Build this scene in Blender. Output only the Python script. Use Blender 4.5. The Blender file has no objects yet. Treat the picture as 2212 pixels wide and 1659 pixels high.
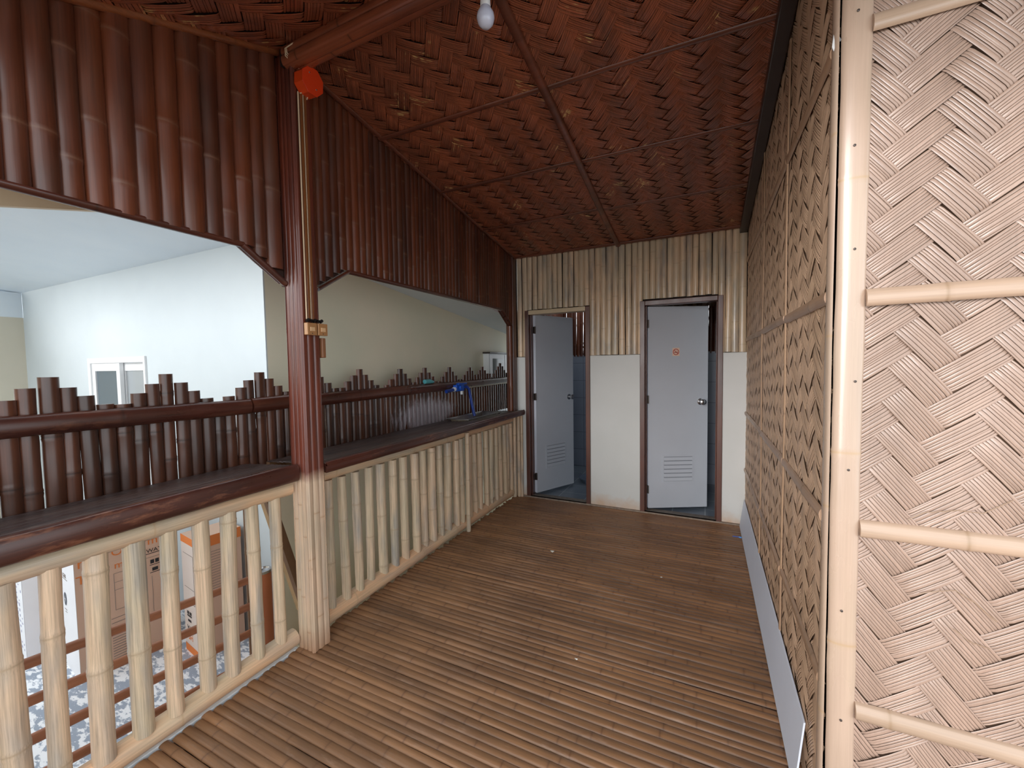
import bpy, bmesh, math, random
import numpy as np
from mathutils import Vector, Matrix
sc = bpy.context.scene
col = sc.collection
random.seed(7)
rnd = random.Random(11)

# ------------------------------------------------------------------ camera
FPX, YAW, PIT, ROL = 879.0158, 0.44487482, -0.04807729, -0.01499686
cy, sy, cp, sp, cr, sr = math.cos(YAW), math.sin(YAW), math.cos(PIT), math.sin(PIT), math.cos(ROL), math.sin(ROL)
fw = Vector((-sy*cp, cy*cp, sp)); r0 = Vector((cy, sy, 0)); u0 = r0.cross(fw)
rt = r0*cr + u0*sr; up = -r0*sr + u0*cr
cam = bpy.data.cameras.new('camera'); camo = bpy.data.objects.new('camera', cam); col.objects.link(camo)
cam.sensor_width = 36; cam.sensor_fit = 'HORIZONTAL'; cam.lens = FPX/2212*36
cam.clip_start = 0.02; cam.clip_end = 200
M = Matrix((rt, up, -fw)).transposed().to_4x4(); M.translation = Vector((0, 0, 1.5))
camo.matrix_world = M
sc.camera = camo

# ------------------------------------------------------------------ light
w = bpy.data.worlds.new('world'); sc.world = w; w.use_nodes = True
nt = w.node_tree; nt.nodes.clear()
bg = nt.nodes.new('ShaderNodeBackground'); wo = nt.nodes.new('ShaderNodeOutputWorld')
bg.inputs[0].default_value = (0.88, 0.95, 1.0, 1); bg.inputs[1].default_value = 1.25
nt.links.new(bg.outputs[0], wo.inputs[0])
sd = bpy.data.lights.new('sun', 'SUN'); sd.energy = 2.0; sd.angle = math.radians(34); sd.color = (1, 0.98, 0.97)
so = bpy.data.objects.new('sun', sd); col.objects.link(so)
so.rotation_euler = Vector((0.34, 1.0, -0.18)).to_track_quat('-Z', 'Y').to_euler()
sc.view_settings.view_transform = 'Standard'; sc.view_settings.look = 'None'
sc.view_settings.exposure = 1.07; sc.view_settings.gamma = 1
sc.cycles.max_bounces = 10; sc.cycles.diffuse_bounces = 6

# ------------------------------------------------------------------ helpers
def S(r, g, b):
    f = lambda c: (c/255/12.92 if c/255 <= 0.04045 else ((c/255+0.055)/1.055)**2.4)
    return (f(r), f(g), f(b), 1)

def newmat(name):
    m = bpy.data.materials.new(name); m.use_nodes = True
    nt = m.node_tree; b = nt.nodes['Principled BSDF']
    return m, nt, b

def N(nt, typ, **kw):
    n = nt.nodes.new(typ)
    for k, v in kw.items(): setattr(n, k, v)
    return n

def mixc(nt, fac, a, b, mode='MIX'):
    n = N(nt, 'ShaderNodeMix', data_type='RGBA', blend_type=mode)
    for s, v in ((0, fac), (6, a), (7, b)):
        if hasattr(v, 'is_linked') or hasattr(v, 'links'): nt.links.new(v, n.inputs[s])
        elif s == 0: n.inputs[0].default_value = v
        else: n.inputs[s].default_value = v
    return n.outputs[2]

def noise(nt, vec, scale, detail=3, rough=0.55):
    n = N(nt, 'ShaderNodeTexNoise'); n.inputs['Scale'].default_value = scale
    n.inputs['Detail'].default_value = detail; n.inputs['Roughness'].default_value = rough
    nt.links.new(vec, n.inputs['Vector']); return n.outputs['Fac']

def ramp(nt, v, a, b, ca=(0, 0, 0, 1), cb=(1, 1, 1, 1)):
    n = N(nt, 'ShaderNodeValToRGB'); e = n.color_ramp.elements
    e[0].position = a; e[1].position = b; e[0].color = ca; e[1].color = cb
    nt.links.new(v, n.inputs[0]); return n.outputs[0]

def simple(name, c, rough=0.5, metal=0, var=0.0, scale=6, bump=0, bscale=80, spec=None, coat=0, trans=0):
    m, nt, b = newmat(name)
    b.inputs['Roughness'].default_value = rough; b.inputs['Metallic'].default_value = metal
    b.inputs['Coat Weight'].default_value = coat
    if spec is not None: b.inputs['Specular IOR Level'].default_value = spec
    if trans: b.inputs['Transmission Weight'].default_value = trans
    g = N(nt, 'ShaderNodeNewGeometry')
    if var:
        f = noise(nt, g.outputs['Position'], scale, 4)
        f = ramp(nt, f, 0.3, 0.7)
        d = tuple(x*(1-var) for x in c[:3]) + (1,)
        nt.links.new(mixc(nt, f, d, c), b.inputs['Base Color'])
    else: b.inputs['Base Color'].default_value = c
    if bump:
        f2 = noise(nt, g.outputs['Position'], bscale, 3)
        bn = N(nt, 'ShaderNodeBump'); bn.inputs['Strength'].default_value = bump; bn.inputs['Distance'].default_value = 0.004
        nt.links.new(f2, bn.inputs['Height']); nt.links.new(bn.outputs[0], b.inputs['Normal'])
    return m

def bamboo_mat(name, c1, c2, stain, axis=2, rough=0.4, coat=0.3, stain_amt=0.5, streak=0.35, island=0.18,
               ringc=None, wear=None, wear_amt=0.0, extra=None, bump=0.25, wear_scale=9):
    """c1/c2 blotch colours, stain = third paint colour, axis = grain direction, wear = scuffed colour."""
    m, nt, b = newmat(name)
    g = N(nt, 'ShaderNodeNewGeometry'); pos = g.outputs['Position']
    def stretched(k, other):
        mp = N(nt, 'ShaderNodeMapping'); s = [other]*3; s[axis] = k
        mp.inputs['Scale'].default_value = s; nt.links.new(pos, mp.inputs['Vector']); return mp.outputs[0]
    f = ramp(nt, noise(nt, stretched(1.6, 6), 1.0, 3), 0.38, 0.62)
    c = mixc(nt, f, c1, c2)
    f2 = ramp(nt, noise(nt, stretched(2.6, 13), 1.0, 3), 0.48, 0.75)
    mm = N(nt, 'ShaderNodeMath', operation='MULTIPLY'); nt.links.new(f2, mm.inputs[0]); mm.inputs[1].default_value = stain_amt
    c = mixc(nt, mm.outputs[0], c, stain)
    st = noise(nt, stretched(3, 160), 1.0, 4, 0.7)
    st = ramp(nt, st, 0.3, 0.62, (1-streak, 1-streak, 1-streak, 1), (1, 1, 1, 1))
    c = mixc(nt, 1.0, c, st, 'MULTIPLY')
    mr = N(nt, 'ShaderNodeMapRange'); mr.inputs[3].default_value = 1-island; mr.inputs[4].default_value = 1+island
    nt.links.new(g.outputs['Random Per Island'], mr.inputs[0])
    c = mixc(nt, 1.0, c, mr.outputs[0], 'MULTIPLY')
    at = N(nt, 'ShaderNodeAttribute', attribute_name='ring')
    c = mixc(nt, at.outputs['Fac'], c, ringc or tuple(x*0.45 for x in c1[:3])+(1,))
    if wear:
        wf = ramp(nt, noise(nt, stretched(wear_scale*0.5, wear_scale*2.2), 1.0, 6, 0.7), 0.56, 0.72)
        w2 = N(nt, 'ShaderNodeMath', operation='MULTIPLY'); nt.links.new(wf, w2.inputs[0]); w2.inputs[1].default_value = wear_amt
        c = mixc(nt, w2.outputs[0], c, wear)
    if extra: c = extra(nt, g, c)
    nt.links.new(c, b.inputs['Base Color'])
    rr = ramp(nt, noise(nt, stretched(3, 9), 1.0, 4), 0.3, 0.7, (rough*0.75,)*3+(1,), (min(1, rough*1.35),)*3+(1,))
    nt.links.new(rr, b.inputs['Roughness'])
    b.inputs['Coat Weight'].default_value = coat; b.inputs['Coat Roughness'].default_value = 0.22
    bn = N(nt, 'ShaderNodeBump'); bn.inputs['Strength'].default_value = bump; bn.inputs['Distance'].default_value = 0.002
    nt.links.new(noise(nt, stretched(4, 110), 1.0, 3), bn.inputs['Height']); nt.links.new(bn.outputs[0], b.inputs['Normal'])
    return m

def setp(o, label=None, cat=None, group=None, kind=None):
    if label: o['label'] = label
    if cat: o['category'] = cat
    if group: o['group'] = group
    if kind: o['kind'] = kind
    return o

def thing(name, loc, label=None, cat=None, group=None, kind=None):
    o = bpy.data.objects.new(name, None); o.location = loc; col.objects.link(o); o.empty_display_size = 0.05
    return setp(o, label, cat, group, kind)

def wloc(o):
    v = Vector((0, 0, 0))
    while o: v += o.location; o = o.parent
    return v

class MB:
    def __init__(s): s.v = []; s.f = []; s.a = []
    def add(s, verts, faces, attr=None):
        n = len(s.v); s.v += [tuple(p) for p in verts]; s.f += [tuple(i+n for i in f) for f in faces]
        s.a += list(attr) if attr is not None else [0.0]*len(verts)
    def box(s, x0, x1, y0, y1, z0, z1, R=None, C=None):
        if x0 > x1: x0, x1 = x1, x0
        if y0 > y1: y0, y1 = y1, y0
        if z0 > z1: z0, z1 = z1, z0
        v = [Vector((x, y, z)) for x in (x0, x1) for y in (y0, y1) for z in (z0, z1)]
        if R is not None: v = [R @ (p-C)+C for p in v]
        s.add(v, [(0, 1, 3, 2), (4, 6, 7, 5), (0, 4, 5, 1), (2, 3, 7, 6), (0, 2, 6, 4), (1, 5, 7, 3)])
    def hexa(s, pts):   # 8 pts: bottom 4 ccw, top 4
        s.add(pts, [(3, 2, 1, 0), (4, 5, 6, 7), (0, 1, 5, 4), (1, 2, 6, 5), (2, 3, 7, 6), (3, 0, 4, 7)])
    def prism(s, poly, d):      # polygon (list of Vector), extruded by vector d
        n = len(poly); d = Vector(d); v = [Vector(p) for p in poly]; v2 = [p+d for p in v]
        s.add(v+v2, [tuple(range(n))[::-1], tuple(range(n, 2*n))]+[(i, (i+1) % n, n+(i+1) % n, n+i) for i in range(n)])
    def tube(s, pts, r, n=8, cap=True):
        pts = [Vector(p) for p in pts]; R = r if isinstance(r, (list, tuple)) else [r]*len(pts)
        prev = None; V = []; F = []
        for i, p in enumerate(pts):
            d = (pts[min(i+1, len(pts)-1)]-pts[max(i-1, 0)]).normalized()
            if prev is None: a = d.orthogonal().normalized()
            else: a = (prev-d*prev.dot(d)).normalized()
            prev = a; b = d.cross(a)
            for k in range(n):
                t = 2*math.pi*k/n; V.append(p+a*math.cos(t)*R[i]+b*math.sin(t)*R[i])
        for i in range(len(pts)-1):
            for k in range(n):
                k2 = (k+1) % n; F.append((i*n+k, i*n+k2, (i+1)*n+k2, (i+1)*n+k))
        if cap: F.append(tuple(range(n))[::-1]); F.append(tuple(range((len(pts)-1)*n, len(pts)*n)))
        s.add(V, F)
    def lathe(s, c, prof, ax=(0, 0, 1), n=20):  # prof list of (r, h)
        ax = Vector(ax).normalized(); a = ax.orthogonal().normalized(); b = ax.cross(a); c = Vector(c); V = []; F = []
        for r, h in prof:
            for k in range(n):
                t = 2*math.pi*k/n; V.append(c+ax*h+(a*math.cos(t)+b*math.sin(t))*max(r, 1e-4))
        for i in range(len(prof)-1):
            for k in range(n):
                k2 = (k+1) % n; F.append((i*n+k, i*n+k2, (i+1)*n+k2, (i+1)*n+k))
        F.append(tuple(range(n))[::-1]); F.append(tuple(range((len(prof)-1)*n, len(prof)*n)))
        s.add(V, F)
    def culm(s, p0, p1, r, out=(0, 0, 1), arc=180.0, flat=1.0, n=8, sp=0.32, bend=0.004, rg=rnd, taper=0.0, wob=0.03, knot=0.09, seg=0.09):
        """a bamboo culm or a split half: arc degrees around 'out', node rings every sp metres."""
        p0, p1, out = Vector(p0), Vector(p1), Vector(out)
        L = (p1-p0).length; d = (p1-p0)/L; out = (out-d*out.dot(d)).normalized(); sd = d.cross(out)
        st = {0.0: (1, 0), L: (1, 0)}
        x = rg.uniform(0.1, 1)*sp
        nodes = []
        while x < L-0.03:
            if x > 0.03: nodes.append(x)
            x += sp*rg.uniform(0.75, 1.3)
        for q in nodes:
            for dx, k, a in ((-0.02, 1.0, 0), (-0.007, 1+knot, 0.15), (-0.001, 1+knot*0.4, 0.75), (0.004, 1+knot*1.1, 0.2), (0.014, 1, 0)):
                if 0.001 < q+dx < L-0.001: st[q+dx] = (k, a)
        m = max(1, int(L/seg))
        for i in range(1, m):
            q = L*i/m
            if all(abs(q-t) > 0.025 for t in nodes) : st[q] = (1+rg.uniform(-wob, wob), 0)
        ks = sorted(st); full = arc >= 359
        nn = n if full else n+1; V = []; A = []
        ph1, ph2 = rg.uniform(0, 6.28), rg.uniform(0, 6.28); f1 = rg.uniform(1.5, 3.5)
        for q in ks:
            k, a = st[q]; rr = r*k*(1-taper*q/L)
            c = p0+d*q+sd*math.sin(ph1+f1*q)*bend+out*math.sin(ph2+f1*1.3*q)*bend*0.6
            for j in range(nn):
                t = (2*math.pi*j/n) if full else math.radians(-arc/2+arc*j/n)
                V.append(c+out*math.cos(t)*rr*flat+sd*math.sin(t)*rr); A.append(a)
        F = []
        for i in range(len(ks)-1):
            for j in range(nn):
                j2 = (j+1) % nn
                F.append((i*nn+j, i*nn+j2, (i+1)*nn+j2, (i+1)*nn+j))
        F.append(tuple(range(nn))[::-1]); F.append(tuple(range((len(ks)-1)*nn, len(ks)*nn)))
        s.add(V, F, A)
    def build(s, name, mat, parent=None, smooth=False, angle=40, bevel=0, **props):
        me = bpy.data.meshes.new(name); off = wloc(parent) if parent else Vector((0, 0, 0))
        me.from_pydata([(x-off.x, y-off.y, z-off.z) for x, y, z in s.v], [], s.f)
        if any(s.a):
            at = me.attributes.new('ring', 'FLOAT', 'POINT'); at.data.foreach_set('value', s.a)
        me.materials.append(mat)
        bm = bmesh.new(); bm.from_mesh(me); bmesh.ops.recalc_face_normals(bm, faces=bm.faces); bm.to_mesh(me); bm.free()
        if smooth:
            me.polygons.foreach_set('use_smooth', [True]*len(me.polygons))
            me.set_sharp_from_angle(angle=math.radians(angle))
        o = bpy.data.objects.new(name, me); col.objects.link(o)
        if parent: o.parent = parent
        if bevel:
            bv = o.modifiers.new('bevel', 'BEVEL'); bv.width = bevel; bv.segments = 2; bv.limit_method = 'ANGLE'
        setp(o, **props)
        return o

def text_mesh(name, txt, size, mat, parent, origin, U, V, depth=0.0006, mirror=False):
    cu = bpy.data.curves.new(name, 'FONT'); cu.body = txt; cu.size = size; cu.extrude = depth
    o = bpy.data.objects.new(name, cu); col.objects.link(o)
    bpy.context.view_layer.update()
    me = bpy.data.meshes.new_from_object(o.evaluated_get(bpy.context.evaluated_depsgraph_get()))
    bpy.data.objects.remove(o); bpy.data.curves.remove(cu)
    U, V = Vector(U).normalized(), Vector(V).normalized(); Nn = U.cross(V)
    off = wloc(parent); O = Vector(origin)
    for v in me.vertices: v.co = O+U*v.co.x+V*v.co.y+Nn*v.co.z-off
    me.materials.clear(); me.materials.append(mat); me.name = name
    ob = bpy.data.objects.new(name, me); col.objects.link(ob); ob.parent = parent
    return ob

def weave(name, O, U, V, Nn, ur, vr, mat, parent, ang=-50, w_=0.068, ns=8, seed=1, rough=1.0, planes=(), **props):
    """2/2 twill of split bamboo slivers on the plane O+U*u+V*v, floats drawn as raised sliver groups."""
    rg = random.Random(seed); O, U, V, Nn = Vector(O), Vector(U), Vector(V), Vector(Nn)
    a = math.radians(ang); A = (math.cos(a), math.sin(a)); B = (-math.sin(a), math.cos(a))
    cu, cv = (ur[0]+ur[1])/2, (vr[0]+vr[1])/2; R = math.hypot(ur[1]-ur[0], vr[1]-vr[0])/2+2*w_
    K = int(R/w_)+2; verts = []; faces = []
    hts = ((-1.10, -0.0035), (-0.86, 0.0022), (-0.3, 0.0045), (0.35, 0.0045), (0.88, 0.0022), (1.10, -0.0035))
    jit = {}
    for i in range(-K-3, K+4):
        jit[i] = rg.uniform(-0.10, 0.10)
    for D, E, mode in ((A, B, 0), (B, A, 1)):
        for j in range(-K, K+1):            # band index across
            bc = (j+0.5)*w_
            wd = [rg.uniform(0.6, 1.4) for _ in range(ns)]; tot = sum(wd)
            for i in range(-K, K+1):        # start cell of the float along the band
                q = (i+j) % 4
                if (mode == 0 and q != 0) or (mode == 1 and q != 2): continue
                mid = (i+1)*w_
                px = cu+D[0]*mid+E[0]*bc; pv = cv+D[1]*mid+E[1]*bc
                if not (ur[0]-w_*1.3 < px < ur[1]+w_*1.3 and vr[0]-w_*1.3 < pv < vr[1]+w_*1.3): continue
                lift = rg.uniform(0.8, 1.5)*rough; skew = rg.uniform(-0.05, 0.05); x = -0.5
                tilt = rg.uniform(-0.0012, 0.0012)
                for k in range(ns):
                    wk = wd[k]/tot; x0 = x+wk*0.06; x1 = x+wk*0.94; x += wk; xm = (x0+x1)/2
                    hk = rg.uniform(-0.0006, 0.0009); e0, e1 = rg.uniform(-0.05, 0.05), rg.uniform(-0.05, 0.05)
                    n0 = len(verts)
                    for ti, (t, h) in enumerate(hts):
                        tt = t+(e0 if ti == 0 else e1 if ti == 5 else 0)
                        for xx, dh in ((x0, -0.0016), (xm, 0.0), (x1, -0.0016)):
                            al = mid+tt*w_; ac = bc+(xx*0.97+skew*tt*0.5)*w_
                            uu = cu+D[0]*al+E[0]*ac; vv = cv+D[1]*al+E[1]*ac
                            p = O+U*uu+V*vv+Nn*(h*lift+dh+hk+tilt*t)
                            verts.append(p)
                    for ti in range(5):
                        for c in range(2):
                            b0 = n0+ti*3+c; faces.append((b0, b0+1, b0+4, b0+3))
    me = bpy.data.meshes.new(name); off = wloc(parent) if parent else Vector((0, 0, 0))
    me.from_pydata([tuple(v) for v in verts], [], faces); me.materials.append(mat)
    bm = bmesh.new(); bm.from_mesh(me)
    pl = [(O+U*ur[0], -U), (O+U*ur[1], U), (O+V*vr[0], -V), (O+V*vr[1], V)]+list(planes)
    for co, no in pl:
        bmesh.ops.bisect_plane(bm, geom=bm.verts[:]+bm.edges[:]+bm.faces[:], plane_co=co, plane_no=no, clear_outer=True, dist=1e-6)
    for f in bm.faces:
        if f.normal.dot(Nn) < 0: f.normal_flip()
        f.smooth = True
    bmesh.ops.translate(bm, verts=bm.verts, vec=-off)
    bm.to_mesh(me); bm.free()
    o = bpy.data.objects.new(name, me); col.objects.link(o)
    if parent: o.parent = parent
    return setp(o, **props)

# ------------------------------------------------------------------ materials
CREAM1, CREAM2, CGREY, CPEACH = S(222, 190, 158), S(202, 182, 152), S(150, 148, 144), S(226, 180, 140)
m_cream_z = bamboo_mat('cream_bamboo_upright', CREAM1, CREAM2, CGREY, 2, 0.42, 0.25, 0.75, 0.42, 0.10, ringc=S(170, 146, 118))
m_cream_y = bamboo_mat('cream_bamboo_lengthwise', CPEACH, CREAM2, CGREY, 1, 0.42, 0.25, 0.5, 0.25, 0.05, ringc=S(190, 158, 124))
m_clad = bamboo_mat('cream_split_bamboo', S(220, 188, 154), S(198, 178, 150), S(132, 130, 128), 2, 0.36, 0.35, 0.75, 0.18, 0.09, ringc=S(176, 152, 124))
BR1, BR2, BR3 = S(96, 44, 24), S(74, 34, 22), S(60, 34, 26)
m_brown_z = bamboo_mat('varnished_brown_bamboo_upright', S(106, 54, 31), S(80, 40, 25), S(82, 54, 40), 2, 0.38, 0.25, 0.6, 0.3, 0.25, ringc=S(112, 76, 56))
m_brown_y = bamboo_mat('varnished_brown_bamboo_lengthwise', S(92, 46, 32), S(66, 32, 24), S(52, 34, 28), 1, 0.32, 0.5, 0.5, 0.35, 0.1, ringc=S(40, 20, 14), wear=S(150, 96, 66), wear_amt=0.25)
m_brown_x = bamboo_mat('varnished_brown_bamboo_crosswise', S(150, 82, 54), S(124, 66, 46), S(70, 44, 34), 0, 0.3, 0.5, 0.5, 0.3, 0.12, ringc=S(48, 24, 16))
m_dark = simple('dark_backing', S(34, 20, 15), 0.9)
m_darkpanel = simple('brown_backing_board', S(52, 28, 19), 0.8)
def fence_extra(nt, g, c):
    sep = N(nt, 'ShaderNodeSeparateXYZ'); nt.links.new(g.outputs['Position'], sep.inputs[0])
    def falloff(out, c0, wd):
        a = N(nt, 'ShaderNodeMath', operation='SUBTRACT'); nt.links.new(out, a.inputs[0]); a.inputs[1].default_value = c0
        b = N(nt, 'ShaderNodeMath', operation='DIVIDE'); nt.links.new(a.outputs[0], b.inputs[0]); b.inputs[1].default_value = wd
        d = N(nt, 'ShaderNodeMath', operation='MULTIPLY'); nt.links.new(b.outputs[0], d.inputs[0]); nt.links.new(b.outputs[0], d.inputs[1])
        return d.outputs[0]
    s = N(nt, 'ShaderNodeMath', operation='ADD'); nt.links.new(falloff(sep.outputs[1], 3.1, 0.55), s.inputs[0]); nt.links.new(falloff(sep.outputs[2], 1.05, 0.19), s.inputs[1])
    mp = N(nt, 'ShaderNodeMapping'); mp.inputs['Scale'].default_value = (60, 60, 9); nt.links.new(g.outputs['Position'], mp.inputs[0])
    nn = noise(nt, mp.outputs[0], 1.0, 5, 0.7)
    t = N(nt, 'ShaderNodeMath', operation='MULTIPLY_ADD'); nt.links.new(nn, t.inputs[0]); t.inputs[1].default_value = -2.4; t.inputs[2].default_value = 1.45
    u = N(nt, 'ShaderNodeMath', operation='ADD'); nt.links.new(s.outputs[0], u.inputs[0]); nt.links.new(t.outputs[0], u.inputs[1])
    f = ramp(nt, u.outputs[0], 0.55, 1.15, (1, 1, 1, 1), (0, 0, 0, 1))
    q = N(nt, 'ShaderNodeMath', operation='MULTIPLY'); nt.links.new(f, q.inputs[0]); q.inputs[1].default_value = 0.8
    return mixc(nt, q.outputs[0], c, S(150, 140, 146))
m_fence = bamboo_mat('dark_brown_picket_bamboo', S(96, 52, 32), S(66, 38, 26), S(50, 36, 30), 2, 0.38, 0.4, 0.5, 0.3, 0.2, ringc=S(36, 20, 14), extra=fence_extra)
def post_extra(nt, g, c):
    sep = N(nt, 'ShaderNodeSeparateXYZ'); nt.links.new(g.outputs['Position'], sep.inputs[0])
    nn = noise(nt, g.outputs['Position'], 14, 3)
    a = N(nt, 'ShaderNodeMath', operation='MULTIPLY_ADD'); nt.links.new(nn, a.inputs[0]); a.inputs[1].default_value = 0.05; nt.links.new(sep.outputs[2], a.inputs[2])
    f = ramp(nt, a.outputs[0], 0.0, 1.0)
    mr = N(nt, 'ShaderNodeMapRange'); mr.inputs[1].default_value = 0.92; mr.inputs[2].default_value = 0.99; nt.links.new(a.outputs[0], mr.inputs[0])
    mp = N(nt, 'ShaderNodeMapping'); mp.inputs['Scale'].default_value = (9, 9, 1.5); nt.links.new(g.outputs['Position'], mp.inputs[0])
    br = mixc(nt, ramp(nt, noise(nt, mp.outputs[0], 1, 3), 0.35, 0.65), S(112, 52, 34), S(82, 40, 30))
    c = mixc(nt, mr.outputs[0], c, br)
    d = N(nt, 'ShaderNodeMapRange'); d.inputs[1].default_value = 0.03; d.inputs[2].default_value = 0.16; d.inputs[3].default_value = 0.6; d.inputs[4].default_value = 0.0; nt.links.new(a.outputs[0], d.inputs[0])
    return mixc(nt, d.outputs[0], c, S(150, 96, 60))
m_post = bamboo_mat('two_tone_post_bamboo', S(224, 188, 158), S(202, 178, 150), S(150, 146, 138), 2, 0.36, 0.45, 0.5, 0.3, 0.08, ringc=S(176, 140, 108), extra=post_extra)
m_floor = bamboo_mat('brown_floor_bamboo', S(150, 108, 74), S(128, 92, 64), S(100, 72, 54), 0, 0.42, 0.22, 0.35, 0.22, 0.14, ringc=S(96, 64, 44), wear=S(164, 134, 112), wear_amt=0.42, wear_scale=12)
m_counter = bamboo_mat('dark_counter_bamboo', S(74, 54, 48), S(56, 42, 40), S(84, 72, 68), 1, 0.42, 0.35, 0.6, 0.45, 0.2, ringc=S(40, 28, 26), wear=S(122, 100, 90), wear_amt=0.3)
m_counter_edge = bamboo_mat('chipped_brown_edge_bamboo', S(82, 42, 32), S(62, 32, 26), S(48, 30, 26), 1, 0.34, 0.5, 0.5, 0.35, 0.1, wear=S(150, 98, 72), wear_amt=0.8, wear_scale=7)
m_weave = bamboo_mat('painted_beige_sawali', S(168, 141, 125), S(157, 131, 115), S(142, 119, 105), 2, 0.36, 0.3, 0.4, 0.10, 0.07, bump=0.12)
m_weave2 = bamboo_mat('painted_tan_sawali', S(212, 178, 150), S(198, 166, 138), S(160, 132, 108), 2, 0.42, 0.2, 0.4, 0.10, 0.08, bump=0.12)
def ceil_extra(nt, g, c):
    f = ramp(nt, noise(nt, g.outputs['Position'], 4.5, 2), 0.60, 0.66)
    r = ramp(nt, g.outputs['Random Per Island'], 0.62, 0.64)
    m = N(nt, 'ShaderNodeMath', operation='MULTIPLY'); nt.links.new(f, m.inputs[0]); nt.links.new(r, m.inputs[1])
    n2 = ramp(nt, noise(nt, g.outputs['Position'], 38, 3), 0.45, 0.6)
    m2 = N(nt, 'ShaderNodeMath', operation='MULTIPLY'); nt.links.new(m.outputs[0], m2.inputs[0]); nt.links.new(n2, m2.inputs[1])
    return mixc(nt, m2.outputs[0], c, S(206, 166, 112))
m_weavec = bamboo_mat('varnished_brown_sawali', S(166, 92, 62), S(140, 78, 54), S(114, 74, 56), 1, 0.34, 0.45, 0.5, 0.25, 0.22, bump=0.15, extra=ceil_extra)
m_gap = simple('weave_gap_board', S(110, 86, 70), 0.9)
m_gapd = simple('dark_weave_gap_board', S(44, 22, 15), 0.9)
m_batten_b = bamboo_mat('beige_painted_batten', S(184, 156, 134), S(170, 145, 124), S(164, 142, 122), 0, 0.34, 0.4, 0.4, 0.12, 0.06, ringc=S(150, 124, 98))
m_batten_y = bamboo_mat('tan_painted_batten', S(188, 152, 124), S(170, 138, 112), S(150, 122, 100), 1, 0.42, 0.25, 0.4, 0.15, 0.06, ringc=S(130, 106, 84))
m_corner = bamboo_mat('peach_corner_bamboo', S(186, 160, 141), S(176, 152, 133), S(180, 162, 138), 2, 0.28, 0.55, 0.4, 0.08, 0.04, ringc=S(180, 150, 116))
m_batten_d = bamboo_mat('brown_ceiling_batten', S(126, 68, 48), S(102, 56, 40), S(60, 34, 28), 0, 0.36, 0.4, 0.4, 0.25, 0.1)
m_blackt = simple('near_black_stained_wood', S(52, 40, 38), 0.45, coat=0.3, var=0.3)
# plaster
def plaster(name, c, c2, dirt=None):
    m, nt, b = newmat(name); g = N(nt, 'ShaderNodeNewGeometry'); pos = g.outputs['Position']
    c_ = mixc(nt, ramp(nt, noise(nt, pos, 1.6, 4), 0.3, 0.7), c, c2)
    if dirt:
        sep = N(nt, 'ShaderNodeSeparateXYZ'); nt.links.new(pos, sep.inputs[0])
        nn = noise(nt, pos, 9, 4)
        a = N(nt, 'ShaderNodeMath', operation='MULTIPLY_ADD'); nt.links.new(nn, a.inputs[0]); a.inputs[1].default_value = 0.22; nt.links.new(sep.outputs[2], a.inputs[2])
        mr = N(nt, 'ShaderNodeMapRange'); mr.inputs[1].default_value = 0.1; mr.inputs[2].default_value = 0.24; mr.inputs[3].default_value = 0.75; mr.inputs[4].default_value = 0
        nt.links.new(a.outputs[0], mr.inputs[0]); c_ = mixc(nt, mr.outputs[0], c_, dirt)
    nt.links.new(c_, b.inputs['Base Color']); b.inputs['Roughness'].default_value = 0.55
    bn = N(nt, 'ShaderNodeBump'); bn.inputs['Strength'].default_value = 0.25; bn.inputs['Distance'].default_value = 0.01
    nt.links.new(noise(nt, pos, 5, 6), bn.inputs['Height']); nt.links.new(bn.outputs[0], b.inputs['Normal'])
    return m
m_plaster = plaster('offwhite_plaster', S(206, 205, 202), S(198, 198, 194), S(190, 150, 112))
m_house = plaster('pale_house_plaster', S(204, 213, 217), S(197, 206, 211))
m_houseb = plaster('greenish_beige_house_plaster', S(236, 226, 202), S(222, 220, 196))
m_housec = plaster('beige_house_plaster', S(206, 198, 180), S(196, 190, 172))
m_soffit = plaster('pale_blue_grey_soffit', S(220, 228, 234), S(212, 222, 230))
m_frame = bamboo_mat('brown_painted_frame', S(104, 60, 44), S(86, 50, 40), S(70, 48, 42), 2, 0.4, 0.3, 0.4, 0.2, 0.03)
m_framecream = simple('cream_painted_wood', S(206, 184, 152), 0.4, var=0.12)
m_door = simple('grey_white_door_paint', S(186, 190, 198), 0.38, var=0.05, scale=3, bump=0.05, bscale=300)
m_dooredge = simple('white_door_edge', S(214, 218, 230), 0.4)
m_chrome = simple('brushed_steel', (0.55, 0.55, 0.56, 1), 0.25, 1.0)
m_steel = simple('sink_steel', (0.42, 0.41, 0.41, 1), 0.33, 1.0, var=0.3, scale=20)
m_hinge = simple('dark_hinge_metal', S(84, 76, 72), 0.5, 0.8)
m_white = simple('white_plastic', S(232, 234, 236), 0.35)
m_board = simple('pale_blue_white_board', S(228, 236, 252), 0.5, var=0.05, scale=4)
m_tilew = None
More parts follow.
